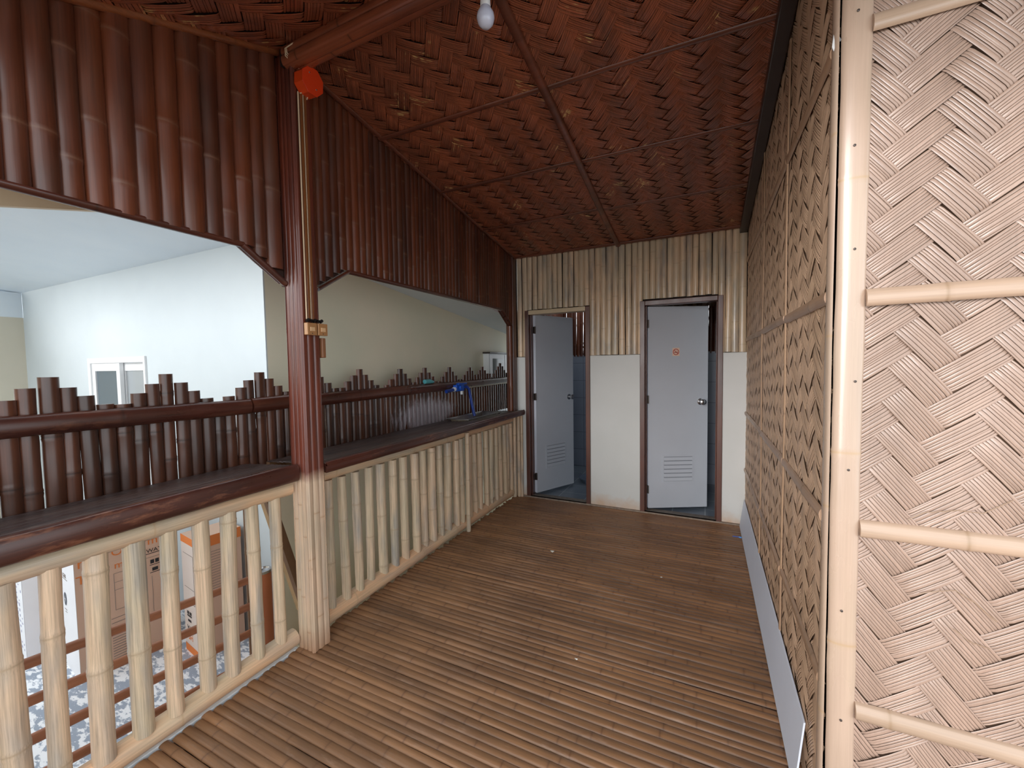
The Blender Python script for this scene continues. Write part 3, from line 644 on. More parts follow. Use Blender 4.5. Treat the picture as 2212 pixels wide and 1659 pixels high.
def doorway(n, a, b, z, head, hx, ang, leafw, leafh, sticker=False):
    t = thing('door_%d' % n, (a, YD, 0), kind='structure')
    fw_ = 0.045; y0, y1 = YD-0.012, YD+0.10
    mb = MB(); mb.box(a, a+fw_, y0, y1, -0.01, z-0.0); mb.box(a+fw_, a+fw_+0.012, y0+0.045, y1, 0, z-0.045); mb.build('door_jamb', m_frame, t, bevel=0.004)
    mb = MB(); mb.box(b-fw_, b, y0, y1, -0.01, z-0.0); mb.box(b-fw_-0.010, b-fw_, y0+0.05, y1, 0, z-0.045); mb.build('door_jamb', m_frame, t, bevel=0.004)
    mb = MB(); mb.box(a+fw_, b-fw_, y0, y1, z-0.045, z+0.0); mb.build('door_head', head, t, bevel=0.004)
    mb = MB(); mb.box(a+fw_, b-fw_, y0, y1, -0.02, 0.012); mb.build('threshold', simple('worn_threshold_%d' % n, S(128, 118, 108), 0.7, var=0.4, scale=40), t)
    R = Matrix.Rotation(ang, 3, 'Z'); H = Vector((hx, YD+0.085, 0))
    def tr(mb): mb.v = [tuple(R @ Vector(p)+H) for p in mb.v]; return mb
    z0 = 0.03; th = 0.038
    mb = MB(); mb.box(0.0, leafw, -th, 0, z0, z0+leafh); leaf = tr(mb).build('door_leaf', m_door, t, bevel=0.002)
    mb = MB(); mb.box(-0.0015, 0.0, -th+.001, -.001, z0+.002, z0+leafh-.002); mb.box(0, leafw, -th, 0, z0-0.0012, z0); tr(mb).build('edge_strip', m_dooredge, leaf, label='bright white edge of the door leaf')
    kx = leafw-0.075
    mb = MB(); mb.lathe((kx, -th, 1.10), [(0.033, 0), (0.033, .004), (0.013, .01), (0.012, .03), (0.022, .036), (0.029, .05), (0.028, .062), (0.018, .07), (0.001, .071)], (0, -1, 0))
    mb.lathe((kx, 0, 1.10), [(0.033, 0), (0.033, .004), (0.013, .01), (0.012, .03), (0.027, .045), (0.027, .06), (0.001, .066)], (0, 1, 0))
    tr(mb).build('door_knob', m_chrome, leaf, smooth=True)
    va, vb, vz0, vz1 = leafw*0.26, leafw*0.74, 0.30, 0.55
    mb = MB()
    for (p, q, r1, r2) in ((va-.016, va, vz0-.016, vz1+.016), (vb, vb+.016, vz0-.016, vz1+.016), (va, vb, vz0-.016, vz0), (va, vb, vz1, vz1+.016)): mb.box(p, q, -th-.005, -th+.002, r1, r2)
    mb.box(va, vb, -th-.0006, -th+.0005, vz0, vz1); tr(mb).build('vent_frame', m_door, leaf)
    mb = MB(); mb.box(va+.001, vb-.001, -th-.0012, -th-.0007, vz0+.001, vz1-.001); tr(mb).build('vent_shade_sheet', simple('vent_gap_shade', S(140, 144, 152), 0.6), leaf)
    mb = MB()
    for i in range(6):
        zc = vz0+(i+0.5)*(vz1-vz0)/6; h = (vz1-vz0)/12
        mb.hexa([(va, -th-.012, zc-h*0.8), (vb, -th-.012, zc-h*0.8), (vb, -th-.009, zc-h*0.8), (va, -th-.009, zc-h*0.8),
                 (va, -th-.004, zc+h*0.6), (vb, -th-.004, zc+h*0.6), (vb, -th-.0014, zc+h*0.6), (va, -th-.0014, zc+h*0.6)])
    tr(mb).build('louvre_slats', m_door, leaf)
    for hz in (0.22, 1.13, 1.88):
        mb = MB(); mb.tube([(-0.004, -th-.002, hz-.04), (-0.004, -th-.002, hz+.04)], 0.007, 8); mb.box(-0.03, -0.0, -th+.004, -th+.007, hz-.038, hz+.038); mb.box(-0.003, -0.0016, -th, -0.012, hz-.038, hz+.038)
        tr(mb).build('hinge', m_hinge, t, smooth=False)
    if sticker:
        cx_, cz_ = 0.275, 1.60; yy = -th-0.0008
        mb = MB(); mb.box(cx_-.036, cx_+.036, yy, yy+.0007, cz_-.040, cz_+.040); st = tr(mb).build('no_smoking_sticker', simple('sticker_pale_pink', S(226, 196, 176), 0.5), leaf)
        mb = MB(); red = simple('sticker_red', S(170, 52, 40), 0.5)
        n_ = 32; V = []; F = []
        for k in range(n_):
            t_ = 2*math.pi*k/n_
            for r in (0.024, 0.031): V.append((cx_+r*math.cos(t_), yy-.0006, cz_+r*math.sin(t_)))
        for k in range(n_): k2 = (k+1) % n_; F.append((2*k, 2*k+1, 2*k2+1, 2*k2))
        mb.add(V, F)
        d = Vector((1, 0, -1)).normalized(); e = Vector((1, 0, 1)).normalized(); c_ = Vector((cx_, yy-.0006, cz_))
        mb.add([c_+d*.026+e*.003, c_-d*.026+e*.003, c_-d*.026-e*.003, c_+d*.026-e*.003], [(0, 1, 2, 3)])
        tr(mb).build('red_ring', red, leaf)
        mb = MB(); mb.add([(cx_-.018, yy-.0004, cz_-.008), (cx_+.018, yy-.0004, cz_-.008), (cx_+.018, yy-.0004, cz_-.001), (cx_-.018, yy-.0004, cz_-.001)], [(0, 1, 2, 3)])
        mb.add([(cx_+.012, yy-.0004, cz_+.002), (cx_+.016, yy-.0004, cz_+.002), (cx_+.008, yy-.0004, cz_+.014), (cx_+.004, yy-.0004, cz_+.014)], [(0, 1, 2, 3)])
        tr(mb).build('cigarette_mark', simple('sticker_dark_red', S(110, 40, 34), 0.5), leaf)
    return t
doorway(1, D1a, D1b, D1z, m_framecream, -1.765, math.radians(63), 0.60, 2.02)
doorway(2, D2a, D2b, D2z, m_frame, -0.532, math.radians(27), 0.60, 2.02, True)

# ------------------------------------------------------------------ toilets behind
tl = MB(); tl.box(-2.0, -0.86, 5.75, 5.80, -0.05, 1.62); tl.box(-0.80, 0.6, 5.45, 5.50, -0.05, 1.62)
wt = tl.build('wall_toilet_back', m_tilex, kind='structure')
tl = MB(); tl.box(-1.98, -1.93, 4.30, 5.75, -0.05, 1.62); tl.box(-0.86, -0.80, 4.30, 5.75, -0.05, 1.62); tl.box(0.50, 0.55, 4.30, 5.45, -0.05, 1.62)
tl.build('wall_toilet_side', m_tiley, kind='structure')
tl = MB(); tl.box(-1.93, -0.86, YD+0.1, 5.75, -0.05, 0.0); tl.box(-0.80, 0.50, YD+0.1, 5.45, -0.05, 0.0)
tl.build('floor_toilet', m_tilef, kind='structure')
tl = MB()
for i in range(22): tl.culm((-1.92+i*0.05, 5.76, 1.60), (-1.92+i*0.05, 5.76, 2.36), 0.026, (0, -1, 0), 180, 0.5, 6)
for i in range(26): tl.culm((-0.80+i*0.05, 5.46, 1.60), (-0.80+i*0.05, 5.46, 2.36), 0.026, (0, -1, 0), 180, 0.5, 6)
for i in range(29):
    tl.culm((-1.93, 4.32+i*0.05, 1.60), (-1.93, 4.32+i*0.05, 2.5), 0.026, (1, 0, 0), 180, 0.5, 6)
    tl.culm((-0.86, 4.32+i*0.05, 1.60), (-0.86, 4.32+i*0.05, 2.5), 0.026, (-1, 0, 0), 180, 0.5, 6)
tl.box(-2.0, -1.935, 4.30, 5.8, 1.62, 2.5); tl.box(-0.855, -0.805, 4.30, 5.8, 1.62, 2.5); tl.box(0.50, 0.56, 4.30, 5.5, 1.62, 2.6)
tl.build('wall_toilet_upper', m_brown_z, kind='structure', smooth=True, angle=60)
# corrugated sheet glimpsed over the right door
m_corr = simple('tan_translucent_roof_sheet', S(150, 118, 84), 0.5)
mb = MB(); V = []; F = []; n_ = 60
for i in range(n_+1):
    x = -0.75+1.25*i/n_; z = 2.225+0.016*math.sin(i*math.pi/2.5)
    V += [(x, 4.85, z), (x, 5.45, z-0.06), (x, 4.85, z+0.004), (x, 5.45, z-0.056)]
for i in range(n_): a = i*4; b = a+4; F += [(a, b, b+1, a+1), (a+2, a+3, b+3, b+2), (a, a+2, b+2, b), (a+1, b+1, b+3, a+3)]
mb.add(V, F); setp(mb.build('roof_sheet', m_corr, smooth=True), 'wavy corrugated roof sheet edge glimpsed above the right door', 'roof sheet')
t = thing('bucket', (-1.22, 5.35, 0), 'pale plastic bucket standing inside the left cubicle at the right door jamb', 'bucket')
mb = MB(); mb.lathe((-1.20, 5.35, 0.0), [(0.10, 0), (0.135, .30), (0.145, .30), (0.145, .315), (0.130, .315), (0.095, .01), (0.0, .01)], n=28); mb.build('pail', simple('pale_blue_plastic', S(196, 206, 220), 0.35), t, smooth=True)
mb = MB(); mb.tube([(-1.20+0.147*math.cos(a), 5.35-0.12*math.sin(a)-0.02, .30-.05*math.sin(a)) for a in np.linspace(0, math.pi, 13)], 0.003, 6); mb.build('wire_handle', m_chrome, t, smooth=True)
t = MB(); t.lathe((-1.30, 5.02, 0.0), [(0.11, 0), (0.15, .05), (0.158, .055), (0.158, .06), (0.145, .06), (0.105, .008), (0.0, .008)], n=28)
setp(t.build('wash_basin', simple('slate_plastic', S(92, 106, 124), 0.3), smooth=True), 'low round plastic wash basin on the left cubicle floor in front of the bucket', 'basin')

# ------------------------------------------------------------------ right walls: woven panels
wr = thing('wall_right', (XR, 2.8, 0), kind='structure')
weave('woven_panel', (XR+0.002, 0, 0), (0, 1, 0), (0, 0, 1), (-1, 0, 0), (YF+0.02, YD), (0.0, 3.12), m_weave2, wr, ang=-50, seed=21, rough=0.75)
mb = MB()
mb.hexa([(XR+.012, YF+.01, -.03), (XR+.07, YF+.01, -.03), (XR+.07, YD+.1, -.03), (XR+.012, YD+.1, -.03), (XR+.012, YF+.01, 3.10), (XR+.07, YF+.01, 3.10), (XR+.07, YD+.1, 2.70), (XR+.012, YD+.1, 2.70)])
mb.build('backing_board', simple('tan_gap_board', S(156, 128, 104), 0.9), wr)
for z in (2.385, 1.685, 1.035, 0.522):
    cbat((XR-0.004, 1.50, z-0.004), (XR-0.004, 2.205, z), 0.02, 'batten', wr, m_batten_y, (-1, 0, 0), 0.55)
    cbat((XR-0.004, 2.215, z+0.004), (XR-0.004, 3.04, z), 0.02, 'batten', wr, m_batten_y, (-1, 0, 0), 0.55)
    cbat((XR-0.004, 3.05, z), (XR-0.004, 4.17, z), 0.018, 'batten', wr, m_batten_y, (-1, 0, 0), 0.55)
for y_ in (2.21, 3.045):
    cbat((XR-0.004, y_, 0.0), (XR-0.004, y_, 2.9), 0.014, 'batten', wr, bamboo_mat('tan_upright_batten', S(190, 156, 126), S(174, 142, 116), S(150, 124, 100), 2, 0.42, 0.25), (-1, 0, 0), 0.5)
wf = thing('wall_front', (0.9, YF, 0), kind='structure')
weave('woven_panel', (0, YF-0.002, 0), (1, 0, 0), (0, 0, 1), (0, -1, 0), (XR+0.04, 1.7), (0.0, 3.0), m_weave, wf, ang=-52, seed=31, ns=9, rough=0.85)
mb = MB(); mb.box(XR+0.012, 1.75, YF+0.012, YF+0.07, -.03, 3.10); mb.build('backing_board', m_gap, wf)
for z in (2.40, 1.672, 1.017, 0.478):
    cbat((XR+0.068, YF-0.010, z), (1.7, YF-0.010, z+rnd.uniform(-.01, .01)), 0.025, 'batten', wf, m_batten_b, (0, -1, 0.2), 0.6)
mb = MB(); mb.culm((0.366, YF-0.004, -0.02), (0.366, YF-0.004, 3.05), 0.034, (0, -1, 0), 180, 0.42, 10, sp=0.72, bend=0.001, knot=0.03); mb.build('corner_trim', m_corner, wf, smooth=True, angle=60)
mb = MB(); mb.culm((XR-0.002, YF+0.022, -0.02), (XR-0.002, YF+0.022, 3.05), 0.024, (-1, 0, 0), 180, 0.45, 8, sp=0.6, bend=0.001, knot=0.03); mb.build('corner_trim', m_corner, wf, smooth=True, angle=60)
mb = MB()
for z in np.arange(0.15, 3.0, 0.33):
    mb.lathe((0.372+rnd.uniform(-.012, .012), YF-0.019, z+rnd.uniform(-.05, .05)), [(0.0035, -0.001), (0.0035, .001), (0.001, .002)], (0, -1, 0), 8)
mb.build('nail_heads', m_hinge, wf, smooth=True)
for k_, (pts_, lb_) in enumerate((([(0.50, 1.06), (0.53, 1.085), (0.60, 1.10), (0.645, 1.10), (0.70, 1.14)], 'topmost thin wire tie crossing the woven beige panel'),
                     ([(0.53, 0.86), (0.56, 0.875), (0.60, 0.885), (0.64, 0.86), (0.68, 0.82)], 'curved thin wire tie in the woven beige panel below the middle batten'),
                     ([(0.60, 0.78), (0.63, 0.755), (0.67, 0.745)], 'lowest short wire tie in the woven beige panel'))):
    mb = MB(); mb.tube([(x_, YF-0.012-0.004*(i_ % 2), z_) for i_, (x_, z_) in enumerate(pts_)], 0.0012, 5)
    setp(mb.build('wire_tie', simple('tan_wire', S(150, 122, 96), 0.4), smooth=True), lb_, 'wire', 'wire ties on the woven beige panel')
mb = MB(); mb.tube([(0.338, 1.485, 2.40), (0.322, 1.475, 2.42), (0.318, 1.47, 2.38), (0.33, 1.475, 2.35)], 0.004, 6)
setp(mb.build('wire_end', m_white, smooth=True), 'short white wire end poking out beside the beige corner post near the top', 'wire')

# ------------------------------------------------------------------ leaning white board
mb = MB(); x0, x1 = 0.284, 0.317
mb.hexa([(x0, 1.62, 0.008), (x0+.006, 1.62, 0.006), (x0+.006, 4.14, 0.006), (x0, 4.14, 0.008), (x1, 1.66, 0.235), (x1+.006, 1.66, 0.235), (x1+.006, 4.14, 0.255), (x1, 4.14, 0.255)])
setp(mb.build('white_board', m_board, bevel=0.001), 'long thin bluish white board leaning along the base of the woven right wall', 'board')
t = thing('toothbrush', (0.29, 3.83, 0.02), 'small blue pen-like stick lying on the floor beside the white board', 'pen')
t['label'] = 'small bright blue plastic stick on the floor against the leaning white board'; t.name = 'plastic_stick'; t['category'] = 'stick'
mb = MB(); mb.tube([(0.262, 3.84, 0.022), (0.30-0.02, 3.833, 0.023)], 0.006, 8); mb.build('blue_end', simple('sky_blue_plastic', S(70, 140, 210), 0.35), t, smooth=True)
mb = MB(); mb.tube([(0.215, 3.85, 0.018), (0.262, 3.84, 0.022)], 0.005, 8); mb.build('dark_tip', m_bluedark, t, smooth=True)
for nm, p, s_, lb, c in (('paper_scrap', (-1.09, 2.98, 0.012), 0.022, 'crumpled pale paper scrap on the middle of the bamboo floor', S(210, 206, 196)),
                      ('paper_scrap', (-0.27, 2.92, 0.010), 0.012, 'tiny white paper scrap on the floor right of centre', S(230, 230, 226)),
                      ('paper_scrap', (-0.58, 1.92, 0.010), 0.010, 'tiny white speck of paper on the near middle floor', S(226, 226, 220))):
    mb = MB(); q = Vector(p); k = random.Random(p[0]); pts = [q+Vector((math.cos(a)*s_*k.uniform(.5, 1), math.sin(a)*s_*k.uniform(.4, .9), k.uniform(0, s_*.4))) for a in np.linspace(0, 5.4, 7)]
    mb.add([q+Vector((0, 0, s_*.45))]+pts, [(0, i+1, (i+1) % 7+1) for i in range(7)]); setp(mb.build(nm, simple('scrap', c, 0.7)), lb, 'scrap')

# ------------------------------------------------------------------ electrical
t = thing('light_bulb', (-0.77, 1.43, 2.80), 'white round bulb hanging in its holder from the ridge beam', 'light bulb')
mb = MB(); mb.lathe((-0.765, 1.42, 2.780), [(0.001, 0), (0.016, .003), (0.028, .015), (0.034, .034), (0.032, .050), (0.022, .068), (0.019, .074)], n=24); mb.build('globe', m_glassw, t, smooth=True, angle=60)
mb = MB(); mb.lathe((-0.765, 1.42, 2.851), [(0.018, 0), (0.020, .004), (0.017, .05), (0.022, .052), (0.024, .115)], n=20); mb.build('socket', m_white, t, smooth=True, angle=50)
t = thing('junction_box', (-1.83, 1.485, 2.925), 'orange octagonal junction box on the tall post below the ridge beam', 'junction box')
mb = MB(); C_ = Vector((-1.838, 1.475, 2.925)); R_ = 0.066
ax = Vector((1, -0.03, -0.08)).normalized(); a1 = Vector((0, 0, 1)); a1 = (a1-ax*a1.dot(ax)).normalized(); b1 = ax.cross(a1)
octo = [C_+a1*R_*math.cos(math.pi/8+k*math.pi/4)+b1*R_*0.92*math.sin(math.pi/8+k*math.pi/4) for k in range(8)]
mb.prism(octo, ax*0.062); mb.build('box_body', m_orange, t, bevel=0.002)
mb = MB(); mb.prism([C_+ax*0.062+(p-C_)*1.03 for p in octo], ax*0.004)
mb.build('cover', simple('dark_orange_plastic', S(206, 56, 16), 0.4), t, bevel=0.001)
for i, (p, q) in enumerate((((0.0, -0.035, .055), (-.01, -.02, .02)), ((0.0, .0, .06), (.0, 0.0, .02)))):
    mb = MB(); mb.lathe(C_+ax*0.0665+a1*(.03 if i else -.03)+b1*.02*(1 if i else -1), [(0.004, 0), (0.003, .0015)], ax, 8); mb.build('screw', m_chrome, t)
wire = thing('wire_bundle', (-1.85, 1.45, 3.0), 'three thin pale wires curling from the beam end down into the orange box', 'wires')
for k in range(3):
    o_ = k*0.006; mb = MB()
    mb.tube([(-1.80+o_, 1.385, 3.05), (-1.835+o_, 1.372, 3.03), (-1.838+o_, 1.376, 3.0+o_), (-1.830, 1.40+o_*1.2, 2.985), (-1.825, 1.44+o_*1.5, 2.975+o_)], 0.0022, 6); mb.build('wire', m_wire, wire, smooth=True)
m_trunkd = simple('dark_amber_strip', S(126, 74, 38), 0.3, coat=0.4, var=0.2)
for k, (y_, w_, mt, z0_, lb) in enumerate(((1.432, 0.003, m_wire, 1.745, 'leftmost thin pale cable strip running down the tall post'),
                                (1.447, 0.007, m_trunkd, 1.745, 'wider amber cable cover strip running down the tall post between pale ones'),
                                (1.459, 0.0015, m_wire, 1.745, 'hair thin pale cable strip right of the wide amber strip on the tall post'),
                                (1.470, 0.006, m_trunkd, 1.745, 'rightmost narrow amber cable cover strip on the tall post'))):
    mb = MB(); mb.box(-1.836, -1.829, y_-w_, y_+w_, z0_, 2.865); setp(mb.build('cable_cover', mt, bevel=0.002), lb, 'cable cover')
mb = MB(); mb.tube([(-1.828, 1.485, 2.87), (-1.826, 1.462, 2.875), (-1.828, 1.440, 2.86)], 0.003, 6); mb.tube([(-1.828, 1.485, 2.87), (-1.828, 1.478, 2.85)], 0.003, 6)
setp(mb.build('wire_tail', m_wire, smooth=True), 'short pale wires looping out of the bottom of the orange box', 'wires')
mb = MB(); 
for k in range(5): mb.tube([(-1.826, 1.425+k*0.02, 1.735+0.006*(k % 2)), (-1.826, 1.440+k*0.02, 1.745-0.006*(k % 2))], 0.008, 6)
setp(mb.build('electrical_tape', m_black), 'lumpy black electrical tape wound above the two switches', 'tape')
for k, (y0_, y1_, lb) in enumerate(((1.418, 1.476, 'left one of the two tan light switches on the tall post'), (1.482, 1.540, 'right one of the two tan light switches on the tall post'))):
    t = thing('light_switch', (-1.83, (y0_+y1_)/2, 1.70), lb, 'switch', 'light switches on the tall post')
    mb = MB(); mb.box(-1.838, -1.812, y0_, y1_, 1.665, 1.727); mb.build('housing', m_brass, t, bevel=0.003)
    mb = MB(); ym = (y0_+y1_)/2; mb.box(-1.812, -1.808, ym-.014, ym+.014, 1.684, 1.706); mb.build('rocker', simple('pale_tan_rocker', S(206, 166, 124), 0.3), t, bevel=0.002)
    mb = MB(); mb.lathe((-1.812, ym, 1.674), [(0.003, 0), (0.002, .002)], (1, 0, 0), 8); mb.build('screw', m_hinge, t)
mb = MB(); mb.box(-1.885, -1.835, 1.522, 1.545, 1.55, 1.655); setp(mb.build('socket_box', simple('brown_gold_plastic', S(134, 90, 62), 0.35), bevel=0.004), 'slim brown box on the far side of the tall post below the switches', 'electrical box')

# ------------------------------------------------------------------ outside
GZ = -0.4
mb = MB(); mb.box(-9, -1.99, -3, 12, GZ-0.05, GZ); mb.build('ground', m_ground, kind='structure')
mb = MB(); mb.box(-1.99, 6, -8, 12, GZ-0.05, GZ); mb.build('ground_yard', simple('grey_yard_concrete', S(150, 146, 138), 0.8, var=0.2), kind='structure')
mb = MB(); mb.box(-1.99, -1.97, -0.75, 4.19, GZ, -0.04); mb.build('trim_2', m_framecream, kind='structure')
WX, WY = -2.615, 1.73
wx0, wx1, wz1 = -5.17, -4.14, 1.615
zsof = lambda y: 2.345-0.112*(y-1.73)
m_ = MB(); m_.box(-6.66, wx0, WY, WY+0.15, GZ, zsof(WY)); m_.box(wx1, WX-.121, WY, WY+0.15, GZ, zsof(WY)); m_.box(WX-.121, WX-.0006, WY, WY+.009, GZ, zsof(WY)); m_.box(wx0, wx1, WY, WY+0.15, wz1, zsof(WY)); m_.box(wx0, wx1, WY, WY+0.15, GZ, 0.1)
m_.build('wall_neighbour_front', m_house, kind='structure')
m_ = MB(); m_.hexa([(WX-0.12, WY+.01, GZ), (WX, WY+.01, GZ), (WX, 9, GZ), (WX-0.12, 9, GZ), (WX-0.12, WY+.01, zsof(WY)), (WX, WY+.01, zsof(WY)), (WX, 9, zsof(9)), (WX-0.12, 9, zsof(9))])
m_.build('wall_neighbour_side', m_houseb, kind='structure')
m_ = MB(); m_.box(-6.80, -6.66, -1.2, WY+.1, GZ, 2.08); m_.build('wall_neighbour_far', m_housec, kind='structure')
m_ = MB(); m_.box(-6.80, -6.655, -1.2, WY-.002, 2.08, 2.345); m_.build('trim_3', m_soffit, kind='structure')
m_ = MB()
ye0 = 0.35
m_.hexa([(-6.8, ye0, zsof(ye0)), (-2.35, ye0, zsof(ye0)), (-2.35, WY+.1, zsof(WY+.1)), (-6.8, WY+.1, zsof(WY+.1)), (-6.8, ye0, zsof(ye0)+.05), (-2.35, ye0, zsof(ye0)+.05), (-2.35, WY+.1, zsof(WY+.1)+.05), (-6.8, WY+.1, zsof(WY+.1)+.05)])
m_.hexa([(-2.85, WY+.1, zsof(WY+.1)), (-2.42, WY+.1, zsof(WY+.1)), (-2.42, 9, zsof(9)), (-2.85, 9, zsof(9)), (-2.85, WY+.1, zsof(WY+.1)+.05), (-2.42, WY+.1, zsof(WY+.1)+.05), (-2.42, 9, zsof(9)+.05), (-2.85, 9, zsof(9)+.05)])
m_.hexa([(-2.42, 2.5, zsof(2.5)), (-2.1, 2.5, zsof(2.5)), (-2.1, 9, zsof(9)), (-2.42, 9, zsof(9)), (-2.42, 2.5, zsof(2.5)+.05), (-2.1, 2.5, zsof(2.5)+.05), (-2.1, 9, zsof(9)+.05), (-2.42, 9, zsof(9)+.05)])
m_.build('ceiling_neighbour_soffit', m_soffit, kind='structure')
# window
t = thing('window_1', (-4.65, WY, 0.9), kind='structure')
mb = MB(); f_ = 0.05; z0 = 0.1
mb.box(wx0, wx0+f_, WY-.015, WY+.06, z0, wz1); mb.box(wx1-.03, wx1, WY-.015, WY+.06, z0, wz1); mb.box(wx0+f_, wx1-.03, WY-.014, WY+.059, wz1-.05, wz1-.001); mb.box(wx0+f_, wx1-.03, WY-.014, WY+.059, z0+.001, z0+.05)
mb.build('window_frame', m_white, t, bevel=0.003)
for i, (a, b, yy) in enumerate(((wx0+f_, -4.60, WY-.002), (-4.66, wx1-.03, WY+.032))):
    mb = MB(); mb.box(a, a+.06, yy, yy+.03, z0+.05, wz1-.05); mb.box(b-.06, b, yy, yy+.03, z0+.05, wz1-.05); mb.box(a+.06, b-.06, yy+.001, yy+.029, wz1-.12, wz1-.051); mb.box(a+.06, b-.06, yy+.001, yy+.029, z0+.051, z0+.1)
    s_ = mb.build('sliding_sash', m_white, t, bevel=0.002)
    mb = MB(); mb.box(a+.06, b-.06, yy+.012, yy+.016, z0+.1, wz1-.12)
    mb.build('pane', (simple('dark_window_glass', S(86, 100, 110), 0.05, spec=1.0) if i == 0 else simple('curtained_window_glass', S(158, 164, 168), 0.12, spec=0.8)), s_)
# cabinet on neighbour wall
t = thing('wall_cabinet', (-2.55, 5.0, 1.2), 'white cabinet with two dark glass doors on the greenish wall at the far end', 'cabinet')
cx_ = WX+0.09
mb = MB(); mb.box(WX+0.002, cx_, 4.62, 5.55, 0.75, 1.645); mb.build('cabinet_body', m_white, t, bevel=0.004)
mb = MB(); mb.box(WX+0.002, cx_+.02, 4.61, 5.20, 1.647, 1.665); mb.build('top_panel', m_blackt, t)
for a, b in ((4.66, 5.02), (5.08, 5.48)):
    mb = MB(); mb.box(cx_+.001, cx_+.011, a-.02, b+.02, 0.79, 1.63); d_ = mb.build('cabinet_door', m_white, t)
    mb = MB(); mb.box(cx_+.0115, cx_+.014, a+.04, b-.04, 0.85, 1.58); mb.build('pane', simple('cabinet_glass', S(92, 96, 92), 0.1), d_)
# outer reddish poles
for k, (za, zb, wd_) in enumerate(((0.375, 0.29, 'topmost'), (0.225, 0.135, 'second highest'), (0.07, -0.02, 'third highest'), (-0.085, -0.19, 'lowest'))):
    mb = MB(); sl = (zb-za)/0.83; mb.culm((-2.36, -0.41, za-sl*0.94), (-2.36, 1.40, zb+sl*0.03), 0.021, (1, 0, 0), 360, 1, 10, sp=1.5, bend=0.001, knot=0.02)
    setp(mb.build('bamboo_pole', m_railb, smooth=True, angle=60), wd_+' of the reddish brown poles outside the near railing', 'pole', 'reddish brown poles outside the railing')
for y_, x_ in ((-0.4, -2.40), (1.52, -2.40)):
    pass
mb = MB(); mb.culm((-2.395, 1.425, GZ), (-2.395, 1.425, 0.93), 0.015, (1, 0, 0), 360, 1, 10)
setp(mb.build('support_post', m_wooddk, smooth=True, angle=60), 'thin dark post under the outer counter edge near the tall post', 'post')
mb = MB(); mb.culm((-2.40, -0.45, GZ), (-2.40, -0.45, 0.93), 0.026, (1, 0, 0), 360, 1, 10)
setp(mb.build('support_post', m_wooddk, smooth=True, angle=60), 'dark wooden post under the nearest end of the outer counter edge', 'post')
t = thing('diagonal_brace', (-2.15, 1.47, 0.5), 'slanted two tone wooden brace under the counter beside the tall post', 'brace')
mb = MB(); d = Vector((0.30, 0, -0.61)).normalized(); nn_ = Vector((d.z, 0, -d.x)); P0 = Vector((-2.38, 1.455, 0.87)); P1 = P0+d*0.79
for q, mt, nm in ((0.0, m_wood, 'pale_face'), (0.03, m_wooddk, 'brown_face')):
    mb = MB(); mb.hexa([P0-nn_*q+Vector((0, 0, 0)), P0-nn_*q+Vector((0, .045, 0)), P0-nn_*(q+.03)+Vector((0, .045, 0)), P0-nn_*(q+.03), P1-nn_*q, P1-nn_*q+Vector((0, .045, 0)), P1-nn_*(q+.03)+Vector((0, .045, 0)), P1-nn_*(q+.03)]); mb.build(nm, mt, t)

# boxes
def box3(name, P, a, la, lb, h, label, matf, mats, top=None):
    """corner P nearest, long (+X facing) face runs along dir a for la, the other face runs along a rotated +90deg."""
    A = Vector((math.cos(a), math.sin(a), 0)); B = Vector((-A.y, A.x, 0)); P = Vector(P)
    t = thing(name, tuple(P), label, 'box')
    q = [P, P+A*la, P+A*la+B*lb, P+B*lb]
    mb = MB(); mb.hexa([*q, *[p+Vector((0, 0, h)) for p in q]]); mb.build('carton', matf, t, bevel=0.003)
    mb = MB(); e = 0.0015; o_ = -A*e
    mb.hexa([P+o_, P, P+B*lb, P+B*lb+o_, P+o_+Vector((0, 0, h)), P+Vector((0, 0, h)), P+B*lb+Vector((0, 0, h)), P+B*lb+o_+Vector((0, 0, h))]); mb.build('side_panel', mats, t)
    return t, A, B
def bars(mb, P, A, nrm, rows, e=0.001):
    for (u0, u1, z0, z1) in rows:
        mb.hexa([P+A*u0+nrm*0+Vector((0, 0, z0)), P+A*u1+Vector((0, 0, z0)), P+A*u1+nrm*e+Vector((0, 0, z0)), P+A*u0+nrm*e+Vector((0, 0, z0)),
                 P+A*u0+Vector((0, 0, z1)), P+A*u1+Vector((0, 0, z1)), P+A*u1+nrm*e+Vector((0, 0, z1)), P+A*u0+nrm*e+Vector((0, 0, z1))])
# large brown carton
P = Vector((-3.43, 1.02, GZ)); A_ = (Vector((-3.20, 1.50, 0))-Vector((-3.43, 1.02, 0))); ang = math.atan2(A_.y, A_.x)
ang = math.radians(84)
t, A, B = box3('cardboard_box', P, ang, 0.46, 0.30, 0.93, 'large brown carton with orange letters, behind the third to fifth balusters', m_card, m_cardw)  # white side panel puts overexposed daylight on that face into its colour
nr = -B
F_ = P+nr*0.001
UP = Vector((0, 0, 1))
def tp(txt, u, z, sz, m): text_mesh('print', txt, sz, m, t, F_+A*u+UP*z, A, UP)
tp('OC', 0.165, 0.715, 0.07, m_inko); tp('m', 0.176, 0.63, 0.062, m_inko); tp('n', 0.012, 0.70, 0.085, m_inko); tp('T', 0.004, 0.60, 0.075, m_inko)
tp('m', 0.345, 0.72, 0.075, m_inko); tp('WAY', 0.338, 0.665, 0.036, m_inkk)
mb = MB(); bars(mb, F_, A, nr, [(0.335, 0.42, 0.655, 0.659), (0.352, 0.41, 0.574, 0.578), (0.352, 0.41, 0.522, 0.526), (0.356, 0.376, 0.586, 0.612), (0.382, 0.402, 0.586, 0.612), (0.364, 0.395, 0.534, 0.556)]); mb.build('print', m_inkk, t)
